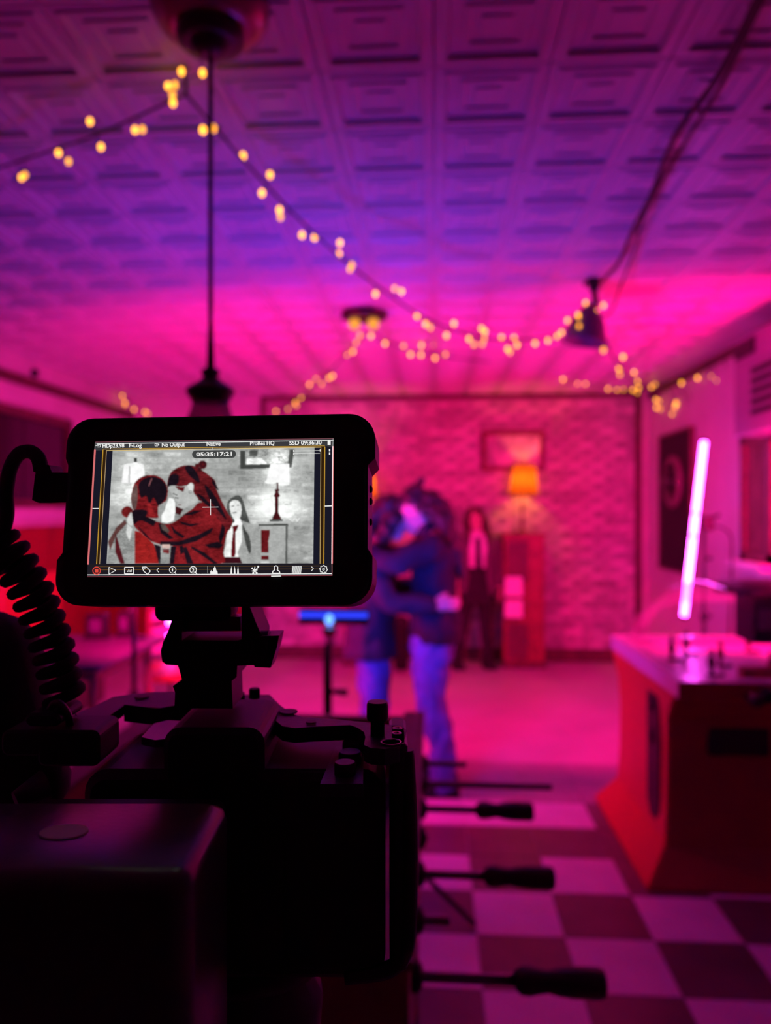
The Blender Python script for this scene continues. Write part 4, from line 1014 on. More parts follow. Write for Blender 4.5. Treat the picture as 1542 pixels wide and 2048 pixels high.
# --- tripod
TR, tb_ = rig('tripod', 'black tripod column under the foreground camera', 'tripod', (-.075, .42, -1.47))
MB().lathe([(.02, .55), (.02, 1.13), (.035, 1.135), (.04, 1.20), (.03, 1.22), (.045, 1.225), (.045, 1.236)], n=18).build('column', M['black_metal'], TR)
for k in range(3):
    an = 2 * PI * k / 3 + .5; c_, s_ = math.cos(an), math.sin(an)
    MB().tube([(c_ * .03, s_ * .03, 1.10), (c_ * .30, s_ * .30, .012)], [.016, .011], 10).build('leg', M['black_metal'], TR)
MB().lathe([(.05, 1.08), (.055, 1.10), (.05, 1.12)], n=18).build('crown', M['black'], TR)
# --- coiled cable
KR, kb_ = rig('coiled_cable', 'black coiled cable hanging from the left side of the monitor', 'cable', cpx(60, 1180, .41))
ax = smooth_path([cpx(u, v, d) for u, v, d in ((2, 1085, .40), (32, 1130, .402), (62, 1182, .405), (90, 1250, .408), (112, 1320, .41), (130, 1400, .41))], 8)
L = [0.0]
for i in range(1, len(ax)): L.append(L[-1] + (ax[i] - ax[i - 1]).length)
turns = 11.5; N = 360; hp_ = []
for i in range(N + 1):
    s_ = L[-1] * i / N; k = max(j for j in range(len(L)) if L[j] <= s_ + 1e-9); k = min(k, len(L) - 2)
    q = (s_ - L[k]) / (L[k + 1] - L[k]); p = ax[k].lerp(ax[k + 1], q); t_ = (ax[k + 1] - ax[k]).normalized()
    a = t_.cross(V((0, 1, 0))).normalized(); b2 = t_.cross(a); an = 2 * PI * turns * i / N
    hp_.append(p + (a * math.cos(an) + b2 * math.sin(an)) * .0088)
MB().tube([p - kb_ for p in hp_], .0031, 8).build('coil', M['black_soft'], KR)
up_ = smooth_path([cpx(u, v, d) for u, v, d in ((82, 940, .368), (76, 915, .37), (58, 903, .373), (36, 910, .378), (20, 940, .385), (13, 985, .39), (14, 1030, .395), (4, 1066, .398), (-14, 1078, .40), (-12, 1090, .395), (2, 1092, .392))])
MB().tube([p - kb_ for p in up_], .0036, 10).build('lead', M['black_soft'], KR)
slab(MB(), [(70, 950), (78, 930), (98, 930), (104, 945), (140, 945), (140, 1004), (78, 1006), (64, 1000)], .362, .014).build('plug', M['black'], KR, kb_)
# --- field monitor
pose = Vector((-.08200685, .35243061, .00221063)); er = Euler((-.15398203, -.0099388, -.05974872), 'XYZ')
FM = thing('field_monitor', 'black on-camera monitor showing the hugging couple in grey and red', 'monitor', c2w(*pose))
FM.matrix_world = Matrix.Translation(c2w(*pose)) @ Matrix.Rotation(YAW, 4, 'Z') @ er.to_matrix().to_4x4()
SW, SH = .1152, .0648
x0, x1, z0, z1 = -.0715, .0752, -.0458, .0440
def arc(cx, cz, r, a0, a1, n=7): return [(cx + r * math.cos(math.radians(a0 + (a1 - a0) * i / n)), cz + r * math.sin(math.radians(a0 + (a1 - a0) * i / n))) for i in range(n + 1)]
r = .0125; e = .0022
out = arc(x1 - r + e, z1 - r, r, 0, 90) + arc(x0 + r, z1 - r, r, 90, 180) + [(x0, .0245), (x0 + .0015, .021), (x0 + .0015, -.021), (x0 - .001, -.0245)] + arc(x0 + r - .001, z0 + r, r, 180, 270) + arc(x1 - r + .001, z0 + r, r, 270, 360) + [(x1 + .001, -.0235), (x1 - .0012, -.020), (x1 - .0012, .019), (x1 + e, .0225)]
cm = MB(); n = len(out); cxm, czm = (x0 + x1) / 2, (z0 + z1) / 2
lv = [(.0008, .965), (-.0012, .985), (-.0006, 1.0), (.026, 1.0), (.029, .97)]
vs_ = [(cxm + (x - cxm) * k, y, czm + (z - czm) * k) for y, k in lv for x, z in out]
fs = [(l * n + i, l * n + (i + 1) % n, (l + 1) * n + (i + 1) % n, (l + 1) * n + i) for l in range(len(lv) - 1) for i in range(n)] + [tuple(range(n)), tuple(range((len(lv) - 1) * n, len(lv) * n))]
cm.add(vs_, fs).build('bumper_case', M['black'], FM)
for z in (.010, .004, -.006): MB().blob((x1 - .001, .012, z), (.0012, .0025, .0018)).build('side_button', M['black_metal'], FM)
MB().bb((-SW / 2 - .0006, .0003, -SH / 2 - .0006), (SW / 2 + .0006, .0009, SH / 2 + .0006)).build('screen_glass', M['dark_glass'], FM)
# ---- what the screen shows: traced points -> screen plane
src = np.array([[207, 187], [1290, 168], [1281, 797], [168, 800]], float)
dst = np.array([[-SW / 2, SH / 2], [SW / 2, SH / 2], [SW / 2, -SH / 2], [-SW / 2, -SH / 2]], float)
AA = []
for (x, y), (X, Y) in zip(src, dst):
    AA.append([x, y, 1, 0, 0, 0, -X * x, -X * y]); AA.append([0, 0, 0, x, y, 1, -Y * x, -Y * y])
hh = np.append(np.linalg.solve(np.array(AA), dst.ravel()), 1).reshape(3, 3)
def sp2(x, y):
    q = hh @ np.array([x, y, 1.0]); return (q[0] / q[2], q[1] / q[2])
class Disp:
    def __init__(s): s.v = []; s.f = []; s.c = []; s.k = 0
    def raw(s, pts, faces, col, nz=0.0):
        s.k += 1; y = -.00005 - s.k * 4e-6; b0 = len(s.v)
        s.v += [(p[0], y, p[1]) for p in pts]; s.f += [[i + b0 for i in f] for f in faces]; s.c += [(*col, nz)] * len(faces)
    def poly(s, pts, col, nz=0.0, smooth=False):
        if smooth: pts = s.sm(pts)
        s.raw([sp2(*p) for p in pts], [list(range(len(pts)))], col, nz)
    def sm(s, pts, sub=4):
        P = [Vector((*p, 0)) for p in pts]; n = len(P); out = []
        for i in range(n):
            a, b, c, d = P[i - 1], P[i], P[(i + 1) % n], P[(i + 2) % n]
            for k in range(sub):
                t = k / sub; q = 0.5 * ((2 * b) + (c - a) * t + (2 * a - 5 * b + 4 * c - d) * t * t + (3 * b - a - 3 * c + d) * t ** 3); out.append((q.x, q.y))
        return out
    def line(s, a, b, w_, col):
        d = Vector((b[0] - a[0], b[1] - a[1])); L_ = d.length or 1; nx_, ny_ = -d.y / L_ * w_ / 2, d.x / L_ * w_ / 2
        s.poly([(a[0] + nx_, a[1] + ny_), (b[0] + nx_, b[1] + ny_), (b[0] - nx_, b[1] - ny_), (a[0] - nx_, a[1] - ny_)], col)
    def path(s, pts, w_, col, closed=False):
        for i in range(len(pts) - (0 if closed else 1)): s.line(pts[i], pts[(i + 1) % len(pts)], w_, col)
    def disc(s, c, r, col, nz=0.0, n=20, ry=None): s.poly([(c[0] + r * math.cos(2 * PI * k / n), c[1] + (ry or r) * math.sin(2 * PI * k / n)) for k in range(n)], col, nz)
    def ring(s, c, r, w_, col, n=22, ry=None):
        s.path([(c[0] + r * math.cos(2 * PI * k / n), c[1] + (ry or r) * math.sin(2 * PI * k / n)) for k in range(n)], w_, col, True)
    def text(s, txt, x, y, cap, col, wide=None, bold=0.0):
        cu = bpy.data.curves.new('t', 'FONT'); cu.body = txt; cu.size = 1.0; cu.offset = bold; cu.resolution_u = 3
        o = bpy.data.objects.new('t', cu); COL.objects.link(o)
        me = bpy.data.meshes.new_from_object(o.evaluated_get(bpy.context.evaluated_depsgraph_get()))
        bpy.data.objects.remove(o); bpy.data.curves.remove(cu)
        xs = [v.co.x for v in me.vertices]; w0 = max(xs) - min(xs); m0 = min(xs)
        k = cap / .70; kx = (wide / w0) if wide else k
        sl = -19 / 1083.
        s.raw([sp2(x + (v.co.x - m0) * kx, y - v.co.y * k + (v.co.x - m0) * kx * sl) for v in me.vertices], [list(p.vertices) for p in me.polygons], col)
        bpy.data.meshes.remove(me)
class Paint:
    """soft picture shown on the screen, kept as colours on a fine grid"""
    X0, Y0, X1, Y1, ST = 250, 200, 1208, 746, 2.0
    def __init__(s):
        s.nx = int((s.X1 - s.X0) / s.ST) + 1; s.ny = int((s.Y1 - s.Y0) / s.ST) + 1
        s.im = np.zeros((s.ny, s.nx, 3)); s.rg = np.random.default_rng(5)
        s.gx = s.X0 + np.arange(s.nx) * s.ST; s.gy = s.Y0 + np.arange(s.ny) * s.ST
        s.n1 = s.noise((6, 12, 24, 60), (1, .8, .7, .6)); s.n2 = s.noise((40, 90, 160), (1, .9, .7)); s.sk = s.noise((10, 30), (1, .8), stretch=5)
    def noise(s, freqs, amps, stretch=1):
        out = np.zeros((s.ny, s.nx))
        for f, a in zip(freqs, amps):
            g = s.rg.uniform(-1, 1, (int(f * stretch) + 3, f + 3))
            yy = np.linspace(0, g.shape[0] - 1.001, s.ny); xx = np.linspace(0, g.shape[1] - 1.001, s.nx)
            yi, xi = yy.astype(int), xx.astype(int); fy, fx = (yy - yi)[:, None], (xx - xi)[None]
            fy = fy * fy * (3 - 2 * fy); fx = fx * fx * (3 - 2 * fx)
            q = g[yi][:, xi] * (1 - fy) * (1 - fx) + g[yi + 1][:, xi] * fy * (1 - fx) + g[yi][:, xi + 1] * (1 - fy) * fx + g[yi + 1][:, xi + 1] * fy * fx
            out += q * a
        return out / sum(amps)
    @staticmethod
    def blur(m, r):
        for ax in (0, 1):
            for _ in range(2):
                p = np.pad(m, [(r, r) if k == ax else (0, 0) for k in (0, 1)], mode='edge'); c = np.cumsum(p, axis=ax)
                z = np.zeros_like(np.take(c, [0], axis=ax)); c = np.concatenate([z, c], axis=ax); n = m.shape[ax]
                m = (np.take(c, range(2 * r + 1, 2 * r + 1 + n), axis=ax) - np.take(c, range(0, n), axis=ax)) / (2 * r + 1)
        return m
    def mask(s, pts):
        m = np.zeros((s.ny, s.nx), bool); n = len(pts)
        X, Y = s.gx[None], s.gy[:, None]
        for i in range(n):
            (ax, ay), (bx_, by) = pts[i], pts[(i + 1) % n]
            if ay == by: continue
            c = (ay > Y) != (by > Y); xi = (bx_ - ax) * (Y - ay) / (by - ay) + ax
            m ^= c & (X < xi)
        return m.astype(float)
    def poly(s, pts, col, nz=0.0, smooth=False, soft=1, strand=0.0):
        if smooth: pts = Disp.sm(None, pts)
        a = s.mask(pts)
        if soft: a = s.blur(a, soft)
        a = a[..., None]
        k = (1 + nz * (1.1 * s.n1 + .9 * s.n2) + strand * s.sk)[..., None]
        s.im = s.im * (1 - a) + np.clip(np.array(col)[None, None] * k, 0, 1.2) * a
    def glow(s, c, r, amt, ry=None):
        q = ((s.gx[None] - c[0]) / r) ** 2 + ((s.gy[:, None] - c[1]) / (ry or r)) ** 2
        s.im *= (1 + amt * np.exp(-q))[..., None]
    def line(s, a, b, w_, col):
        d = Vector((b[0] - a[0], b[1] - a[1])); L_ = d.length or 1; nx_, ny_ = -d.y / L_ * w_ / 2, d.x / L_ * w_ / 2
        s.poly([(a[0] + nx_, a[1] + ny_), (b[0] + nx_, b[1] + ny_), (b[0] - nx_, b[1] - ny_), (a[0] - nx_, a[1] - ny_)], col)
    path = Disp.path; disc = Disp.disc; ring = Disp.ring
d = Disp()
g_ = lambda v: lin(min(255, v * 1.22 + 6), min(255, v * 1.22 + 8), min(255, v * 1.22 + 6)) if 100 < v < 240 else lin(v, v + 2, v)
NAVY = lin(24, 24, 38); RED = lin(118, 24, 30); DRED = lin(72, 18, 24); DK = lin(26, 16, 26); WHT = lin(238, 238, 236)
d.poly([(207, 187), (1290, 168), (1281, 797), (168, 800)], NAVY)
D0 = d; d = Paint(); d.im[:] = g_(130)
d.im *= (1 + .35 * d.n1 + .12 * d.n2)[..., None]
# wall tones and light pools
rb_ = random.Random(4)
for r_ in range(19):                     # faint brick courses
    y = 230 + r_ * 28
    for q in range(12):
        x = 262 + q * 84 + (42 if r_ % 2 else 0)
        if rb_.random() < .75 and x < 1190: d.poly([(x + 3, y + 3), (x + 80, y + 2), (x + 80, y + 23), (x + 3, y + 24)], g_(127 + rb_.randint(-14, 22)), .35)
    d.line((255, y), (1205, y - 6), 3, g_(116 + rb_.randint(0, 10)))
for c, r_, a_, ry_ in (((380, 300), 70, .9, 70), ((350, 430), 75, 1.3, 55), ((1030, 450), 95, 1.5, 75), ((1030, 300), 60, 1.2, 60), ((1150, 260), 70, .35, 90), ((960, 500), 70, .8, 40), ((1110, 500), 70, .7, 50), ((560, 260), 90, .2, 60)): d.glow(c, r_, a_, ry_)
# picture frame behind the lamp
d.poly([(863, 225), (1112, 218), (1098, 302), (863, 310)], g_(66)); d.poly([(888, 220), (1090, 216), (1080, 284), (888, 290)], g_(120), .7)
d.poly([(893, 262), (960, 258), (985, 285), (893, 288)], g_(185), .4); d.poly([(905, 224), (945, 222), (940, 250), (905, 252)], g_(80), .5)
# lamps
d.poly([(380, 260), (395, 260), (394, 284), (381, 284)], g_(60)); d.poly([(377, 280), (398, 280), (400, 290), (374, 290)], g_(235))
d.poly([(337, 290), (352, 285), (412, 285), (424, 290), (431, 345), (428, 372), (325, 374), (330, 330)], g_(214), .08); d.poly([(337, 290), (380, 284), (424, 290), (380, 297)], g_(246)); d.line((362, 297), (358, 372), 4, g_(110))
d.glow((1042, 262), 46, 2.2, 42)
d.poly([(1002, 286), (1086, 284), (1090, 372), (982, 370), (990, 330)], g_(236), .03); d.poly([(1038, 254), (1044, 254), (1043, 272), (1039, 272)], g_(60))
d.disc((1003, 368), 28, g_(252), 0, 18, 10); d.disc((1060, 376), 29, g_(252), 0, 18, 10)
d.poly([(1028, 372), (1036, 372), (1037, 400), (1044, 404), (1037, 412), (1040, 420), (1045, 432), (1036, 440), (1038, 510), (1048, 530), (1050, 545), (1006, 545), (1010, 530), (1020, 508), (1022, 440), (1016, 432), (1024, 412), (1020, 404), (1029, 400)], DRED, .3)
d.poly([(995, 540), (1058, 540), (1056, 551), (998, 551)], g_(70))
# cabinet on the right
d.poly([(935, 550), (1095, 547), (1096, 560), (940, 566)], g_(148)); d.poly([(945, 562), (1082, 558), (1080, 572), (948, 572)], g_(66))
d.poly([(950, 570), (1078, 568), (1074, 742), (952, 742)], g_(134), .2); d.poly([(1070, 568), (1079, 568), (1076, 742), (1067, 742)], g_(84))
d.poly([(957, 587), (998, 587), (996, 612), (990, 640), (992, 692), (958, 692)], lin(96, 20, 26), .5); d.poly([(957, 706), (992, 706), (991, 724), (958, 724)], lin(96, 20, 26), .4); d.line((955, 735), (995, 735), 4, g_(190))
d.line((1085, 535), (1100, 548), 5, g_(190)); d.line((1100, 548), (1112, 534), 5, g_(190)); d.line((1116, 534), (1122, 548), 5, g_(190)); d.line((1122, 548), (1134, 532), 5, g_(190))
# girl at the back
d.poly([(806, 520), (802, 480), (812, 450), (850, 428), (872, 445), (886, 490), (905, 550), (922, 610), (924, 680), (912, 690), (895, 640), (868, 600), (850, 560), (820, 555)], g_(76), .5, True)
d.poly([(790, 580), (830, 555), (870, 556), (900, 590), (870, 690), (862, 715), (790, 715)], g_(196), .1)
d.poly([(868, 545), (915, 560), (945, 575), (955, 660), (956, 742), (862, 742), (850, 690), (870, 640)], g_(128), .25); d.poly([(790, 600), (800, 590), (796, 660), (780, 700), (786, 640)], g_(120), .2)
d.poly([(872, 560), (888, 590), (905, 620), (912, 680), (900, 690), (880, 620)], g_(70), .5, True)
d.poly([(814, 470), (832, 452), (858, 458), (868, 490), (864, 525), (850, 545), (836, 540), (822, 515)], g_(186), .12, True)
d.line((824, 480), (836, 477), 4, g_(70)); d.line((848, 476), (860, 476), 4, g_(70)); d.line((828, 510), (846, 506), 4, g_(60)); d.line((840, 482), (838, 496), 2, g_(150))
d.poly([(838, 540), (862, 535), (872, 560), (850, 585), (832, 575)], g_(206), .05)
d.poly([(826, 570), (856, 564), (848, 586), (842, 596), (842, 690), (836, 712), (820, 712), (824, 640), (830, 592)], lin(96, 18, 26), .3)
d.poly([(786, 712), (860, 712), (872, 742), (778, 742)], lin(60, 16, 26), .3)
# right woman of the couple: jacket, hair, face
d.poly([(655, 480), (700, 460), (760, 480), (820, 530), (824, 560), (800, 610), (785, 690), (775, 742), (536, 742), (545, 690), (560, 650), (600, 600)], RED, .55, True)
for a in (((640, 660), (700, 690), (760, 740), (742, 742), (690, 705), (640, 672)), ((600, 668), (618, 664), (650, 742), (620, 742)), ((545, 660), (572, 662), (560, 742), (538, 742)), ((700, 655), (760, 640), (785, 655), (770, 672), (720, 668)), ((780, 560), (800, 540), (790, 610), (770, 660), (764, 620)), ((690, 480), (740, 500), (770, 540), (740, 530)), ((585, 660), (600, 655), (610, 690), (590, 700))): d.poly(list(a), DK, .4)
d.poly([(690, 470), (650, 488), (610, 515), (560, 552), (520, 560), (495, 552), (470, 545), (440, 525), (410, 502), (385, 492), (362, 520), (372, 560), (410, 600), (450, 635), (500, 652), (560, 660), (620, 652), (690, 622), (745, 585), (760, 530)], RED, .55, True)
for a in (((490, 556), (510, 560), (530, 600), (560, 625), (540, 630), (500, 600)), ((545, 560), (570, 590), (610, 615), (600, 625), (560, 600)), ((500, 640), (580, 640), (680, 605), (740, 575), (730, 600), (660, 640), (580, 660), (500, 656)), ((580, 545), (640, 560), (690, 555), (640, 572), (600, 562)), ((385, 500), (430, 520), (480, 548), (470, 570), (420, 545), (380, 545), (370, 525)), ((600, 520), (650, 500), (690, 500), (640, 520))): d.poly(list(a), DK, .3)
d.poly([(500, 560), (520, 562), (540, 590), (535, 602), (508, 585)], lin(88, 76, 72), .3)
d.poly([(532, 400), (534, 362), (548, 326), (580, 302), (620, 292), (660, 298), (690, 315), (722, 338), (748, 362), (756, 400), (772, 440), (792, 480), (812, 520), (826, 556), (808, 590), (780, 560), (740, 500), (690, 460), (655, 440), (640, 400), (620, 385), (590, 390), (560, 385)], lin(98, 24, 30), .5, True, 1, .5)
for a in (((536, 392), (540, 348), (560, 330), (584, 340), (582, 372), (560, 388)), ((612, 300), (640, 296), (668, 330), (680, 370), (655, 360), (625, 330)), ((700, 380), (740, 420), (780, 490), (800, 540), (770, 510), (725, 450)), ((740, 355), (765, 405), (750, 395), (735, 372)), ((665, 420), (700, 440), (740, 490), (700, 465))): d.poly(list(a), DK, .4, True)
d.disc((692, 290), 20, lin(84, 20, 26), .5); d.disc((668, 296), 12, lin(84, 20, 26), .4); d.ring((694, 288), 11, 5, DK); d.poly([(672, 300), (690, 304), (684, 322), (668, 318)], lin(64, 18, 24))
d.poly([(536, 392), (560, 384), (592, 396), (618, 388), (640, 372), (652, 385), (650, 415), (672, 448), (655, 466), (628, 478), (606, 490), (588, 486), (572, 478), (578, 462), (566, 452), (562, 436), (552, 420), (540, 408)], g_(146), .12, True)
d.poly([(566, 388), (612, 392), (604, 414), (582, 404)], lin(90, 22, 28), .4); d.poly([(624, 384), (640, 372), (650, 386), (646, 408), (632, 414)], g_(172), .1); d.ring((636, 414), 6, 3, g_(70))
d.line((556, 420), (578, 430), 4, g_(62)); d.line((566, 440), (582, 442), 5, g_(50)); d.line((580, 474), (596, 472), 4, lin(90, 40, 42)); d.poly([(566, 478), (604, 492), (590, 520), (568, 512)], lin(70, 24, 28), .4)
# gap between the faces
d.poly([(506, 508), (524, 480), (540, 440), (560, 445), (568, 470), (566, 510), (560, 545), (530, 556), (506, 552)], g_(198), .06)
# left woman: coat, hair, face
d.poly([(258, 742), (262, 690), (285, 630), (315, 570), (340, 528), (372, 545), (392, 600), (400, 742)], g_(118), .45)
d.poly([(262, 640), (300, 575), (340, 540), (348, 556), (300, 610), (272, 680)], lin(96, 60, 58), .3); d.poly([(296, 600), (312, 650), (338, 742), (318, 742), (296, 690)], lin(86, 24, 32), .3); d.poly([(350, 560), (372, 580), (360, 640), (345, 600)], g_(170), .2)
d.poly([(384, 590), (410, 596), (440, 622), (470, 650), (494, 700), (492, 742), (382, 742)], lin(140, 28, 28), .4)
for a in (((430, 640), (450, 680), (462, 720), (452, 690)), ((470, 650), (500, 660), (505, 742), (492, 742)), ((388, 560), (430, 600), (470, 645), (430, 615))): d.poly(list(a), DK, .3)
d.poly([(505, 662), (546, 662), (540, 742), (498, 742)], g_(108), .4); d.poly([(506, 654), (544, 654), (540, 672), (508, 668)], lin(210, 180, 170)); d.poly([(510, 676), (540, 674), (538, 696), (512, 690)], lin(110, 40, 42), .3)
d.poly([(368, 450), (372, 410), (386, 370), (416, 345), (452, 336), (490, 342), (518, 364), (533, 396), (532, 436), (522, 462), (500, 480), (492, 530), (440, 528), (398, 500), (378, 492)], RED, .5, True, 1, .5)
d.poly([(402, 380), (430, 352), (470, 344), (508, 360), (528, 392), (528, 430), (510, 462), (488, 474), (470, 440), (450, 470), (436, 430), (412, 440)], DK, .2, True)
d.poly([(368, 440), (378, 400), (392, 380), (398, 430), (388, 492), (376, 490)], lin(96, 72, 70), .4, True); d.poly([(440, 470), (452, 462), (470, 500), (480, 530), (450, 530)], lin(150, 34, 38), .4)
d.poly([(490, 482), (512, 464), (526, 456), (520, 478), (522, 490), (510, 512), (492, 526)], g_(128), .15, True); d.line((462, 352), (448, 386), 4, lin(150, 90, 96))
# hands round the neck
d.disc((350, 505), 27, lin(112, 28, 30), .4, 20, 26); d.poly([(352, 530), (366, 508), (378, 520), (376, 560), (362, 566), (350, 550)], g_(166), .12, True); d.poly([(372, 505), (400, 492), (440, 500), (430, 530), (400, 545), (380, 560)], DK, .3, True)
# light and shade that the shown picture itself has
d.glow((640, 640), 150, .12); d.glow((430, 700), 60, .35); d.glow((760, 640), 60, -.25); d.glow((600, 330), 40, .25)
pt = d; d = D0
gi = [sp2(x, y) for y in pt.gy for x in pt.gx]
d.k += 1; yg = -.00005 - d.k * 4e-6; b0 = len(d.v); d.v += [(p[0], yg, p[1]) for p in gi]
gc = np.clip(pt.im, 0, 1)
for j_ in range(pt.ny - 1):
    for i_ in range(pt.nx - 1):
        q_ = b0 + j_ * pt.nx + i_; d.f.append([q_, q_ + 1, q_ + 1 + pt.nx, q_ + pt.nx])
        c4 = gc[j_:j_ + 2, i_:i_ + 2].mean((0, 1)); d.c.append((c4[0], c4[1], c4[2], .08))
# ---- overlays
d.poly([(207, 187), (1290, 168), (1289, 206), (203, 225)], lin(58, 58, 62)); d.poly([(170, 740), (1282, 740), (1281, 797), (168, 800)], lin(30, 27, 34))
d.poly([(1203, 204), (1262, 204), (1255, 742), (1195, 742)], NAVY); d.poly([(236, 222), (285, 222), (255, 742), (203, 742)], NAVY)
AM = lin(196, 150, 50); AD = lin(110, 78, 34)
d.poly([(240, 224), (258, 224), (222, 742), (208, 742)], lin(48, 30, 12)); d.poly([(1232, 206), (1252, 206), (1244, 742), (1226, 742)], lin(48, 30, 12))
d.line((241, 222), (210, 742), 4, AM); d.line((257, 224), (224, 742), 2.5, lin(190, 160, 120)); d.line((1250, 206), (1243, 742), 4.5, AM); d.line((1232, 210), (1226, 742), 2.5, lin(200, 170, 110))
d.line((241, 219), (1250, 203), 2.5, AM); d.line((257, 226), (1232, 209), 3, lin(220, 190, 120))
d.line((212, 754), (1244, 752), 2, AD); d.line((224, 768), (1230, 766), 2, AD)
d.line((205, 222), (172, 744), 8, lin(214, 110, 112)); d.line((1287, 204), (1281, 742), 6, lin(255, 220, 220)); d.line((1290, 204), (1284, 742), 2, lin(200, 60, 70))
d.line((207, 188), (1290, 169), 3, lin(120, 70, 80)); d.line((212, 196), (1290, 178), 2.5, g_(200)); d.line((1288, 170), (1287, 206), 2, g_(150)); d.line((207, 190), (204, 224), 2, g_(120))
d.line((169, 791), (1281, 788), 3.5, g_(220)); d.line((168, 799), (1281, 796), 3, lin(130, 60, 70)); d.line((1281, 742), (1281, 796), 3, lin(170, 110, 116))
d.line((193, 489), (222, 489), 3, g_(225)); d.line((1249, 479), (1281, 478), 4, g_(200)); d.line((691, 484), (764, 483), 2.6, g_(225)); d.line((728, 447), (728, 520), 2.6, g_(225)); d.line((738, 212), (738, 222), 2, g_(160))
for t_, x, y, c, w_ in (('HDp23.98', 239, 213, 18, 99), ('F-Log', 360, 211, 18, 57), ('No Output', 508, 208, 18, 104), ('Native', 711, 204, 18, 64), ('ProRes HQ', 909, 201, 18, 111), ('SSD 09:36:30', 1088, 199, 18, 148)):
    d.text(t_, x, y, c, WHT, w_, .026)
d.path([(216, 198), (229, 198), (229, 210), (216, 210)], 2, g_(200)); d.line((208, 204), (224, 204), 2, g_(200))
d.path([(490, 194), (477, 194), (477, 205), (490, 205)], 2, g_(210)); d.line((482, 199), (496, 199), 2, g_(210)); d.path([(491, 195), (496, 199), (491, 203)], 2, g_(210))
d.poly([(1263, 180), (1267, 180), (1267, 176), (1273, 176), (1273, 180), (1277, 180), (1277, 199), (1263, 199)], WHT)
pill = [(663 + 18 * math.cos(math.radians(a)), 243 + 18 * math.sin(math.radians(a))) for a in range(90, 271, 20)] + [(827 + 18 * math.cos(math.radians(a)), 241 + 18 * math.sin(math.radians(a))) for a in range(-90, 91, 20)]
d.poly(pill, lin(64, 66, 66)); d.text('05:35:17:21', 664, 252, 18, WHT, 162, .02)
for y in (227, 239): d.line((1108, y), (1228, y - 2), 2, g_(190))
d.line((1108, 222), (1108, 232), 4, WHT); d.line((1108, 235), (1108, 244), 4, WHT); d.line((1229, 219), (1229, 230), 3, WHT); d.line((1272, 218), (1272, 229), 6, WHT); d.line((1272, 233), (1272, 244), 6, WHT)
RC = lin(224, 72, 62)
d.ring((211, 772), 17, 4, RC); d.poly([(203, 764), (219, 764), (219, 780), (203, 780)], RC)
d.path([(267, 756), (298, 771), (267, 788)], 2.6, WHT, True)
d.path([(338, 757), (379, 757), (379, 787), (338, 787)], 4, WHT, True); 
for x, h_ in ((351, 6), (357, 10), (363, 7), (368, 11)): d.line((x, 778), (x, 778 - h_), 4, WHT)
d.path([(418, 756), (436, 755), (455, 774), (442, 790), (424, 774)], 3.5, WHT, True); d.ring((428, 763), 3, 2, WHT, 10)
d.path([(493, 760), (484, 770), (493, 780)], 3, WHT)
d.ring((556, 769), 15, 2.8, WHT); d.line((566, 781), (572, 789), 3, WHT); d.text('1', 553, 777, 15, WHT, 5, .0)
d.ring((649, 769), 15, 4, WHT); d.line((660, 781), (667, 790), 4.5, WHT); d.text('2', 643, 777, 15, WHT, 12, .03)
d.line((714, 752), (714, 785), 1.5, g_(110)); d.poly([(727, 788), (727, 776), (733, 770), (734, 778), (740, 776), (741, 765), (748, 752), (752, 760), (754, 772), (759, 774), (761, 788)], WHT)
for x in (823, 838, 853): d.poly([(x - 4, 789), (x - 3, 770), (x, 752), (x + 3, 770), (x + 4, 789)], WHT)
for a, b in (((916, 762), (940, 786)), ((920, 786), (946, 756)), ((930, 756), (926, 780)), ((916, 776), (942, 770))): d.line(a, b, 4, WHT)
for c in ((918, 763), (945, 755), (922, 785), (938, 784), (932, 770)): d.disc(c, 4.5, WHT, 0, 8)
person_ = [(1010, 786), (1012, 776), (1020, 771), (1018, 764), (1018, 757), (1026, 751), (1034, 757), (1034, 764), (1032, 771), (1041, 776), (1044, 786)]
d.path(person_, 4.5, WHT, True); d.disc((1026, 760), 6, DK); d.line((1004, 799), (1048, 798), 5, WHT)
d.poly([(1100, 753), (1142, 752), (1142, 786), (1100, 787)], lin(70, 70, 74))
for k in range(11): d.line((1100 + k * 4.2 - 4 if k else 1100, 787), (1100 + k * 4.2 + 1, 752), 2.4, WHT)
d.path([(1188, 756), (1197, 765), (1188, 775)], 3, WHT)
gear = []
for k in range(32):
    rr_ = 18 if (k % 4) in (0, 1) else 14.5
    gear.append((1243 + rr_ * math.cos(2 * PI * k / 32), 768 + rr_ * math.sin(2 * PI * k / 32)))
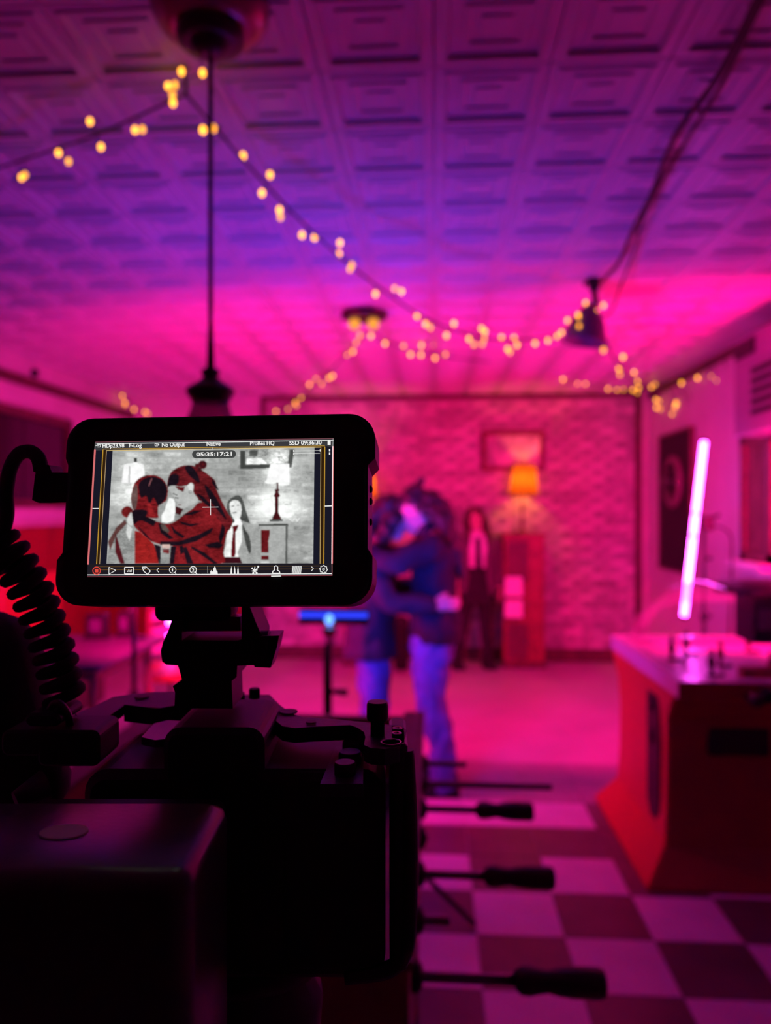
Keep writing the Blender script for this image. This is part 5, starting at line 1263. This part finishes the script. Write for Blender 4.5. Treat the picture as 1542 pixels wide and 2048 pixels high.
d.path(gear, 3.5, WHT, True); d.ring((1243, 768), 5, 3, WHT, 12)
# emissive display material: face colours with a little procedural texture
dm_ = bpy.data.materials.new('display_emission'); dm_.use_nodes = True; nt = dm_.node_tree; nt.nodes.clear()
ca = nt.nodes.new('ShaderNodeVertexColor'); ca.layer_name = 'Col'
tc = nt.nodes.new('ShaderNodeTexCoord'); nn = nt.nodes.new('ShaderNodeTexNoise'); nn.inputs['Scale'].default_value = 330; nn.inputs['Detail'].default_value = 6
mp = nt.nodes.new('ShaderNodeMapping'); mp.inputs['Scale'].default_value = (1, 0, .8); nt.links.new(tc.outputs['Object'], mp.inputs[0]); nt.links.new(mp.outputs[0], nn.inputs['Vector'])
mr = nt.nodes.new('ShaderNodeMapRange'); mr.inputs['From Min'].default_value = .33; mr.inputs['From Max'].default_value = .67; mr.inputs['To Min'].default_value = -1.1; mr.inputs['To Max'].default_value = 1.1
nt.links.new(nn.outputs['Fac'], mr.inputs['Value'])
mu = nt.nodes.new('ShaderNodeMath'); mu.operation = 'MULTIPLY_ADD'; mu.inputs[2].default_value = 1.0
nt.links.new(mr.outputs[0], mu.inputs[0]); nt.links.new(ca.outputs['Alpha'], mu.inputs[1])
vm = nt.nodes.new('ShaderNodeVectorMath'); vm.operation = 'SCALE'; nt.links.new(ca.outputs['Color'], vm.inputs[0]); nt.links.new(mu.outputs[0], vm.inputs['Scale'])
em = nt.nodes.new('ShaderNodeEmission'); nt.links.new(vm.outputs[0], em.inputs[0]); em.inputs[1].default_value = 1.0 / 2 ** EXPO
oo = nt.nodes.new('ShaderNodeOutputMaterial'); nt.links.new(em.outputs[0], oo.inputs[0])
me = bpy.data.meshes.new('display_image'); me.from_pydata(d.v, [], d.f); me.update()
at_ = me.color_attributes.new('Col', 'FLOAT_COLOR', 'CORNER')
i = 0
for p in me.polygons:
    for li in p.loop_indices: at_.data[li].color = d.c[p.index]
me.materials.append(dm_)
so = link('display_image', me, None, FM); so['label'] = 'lit screen picture with icons and timecode'
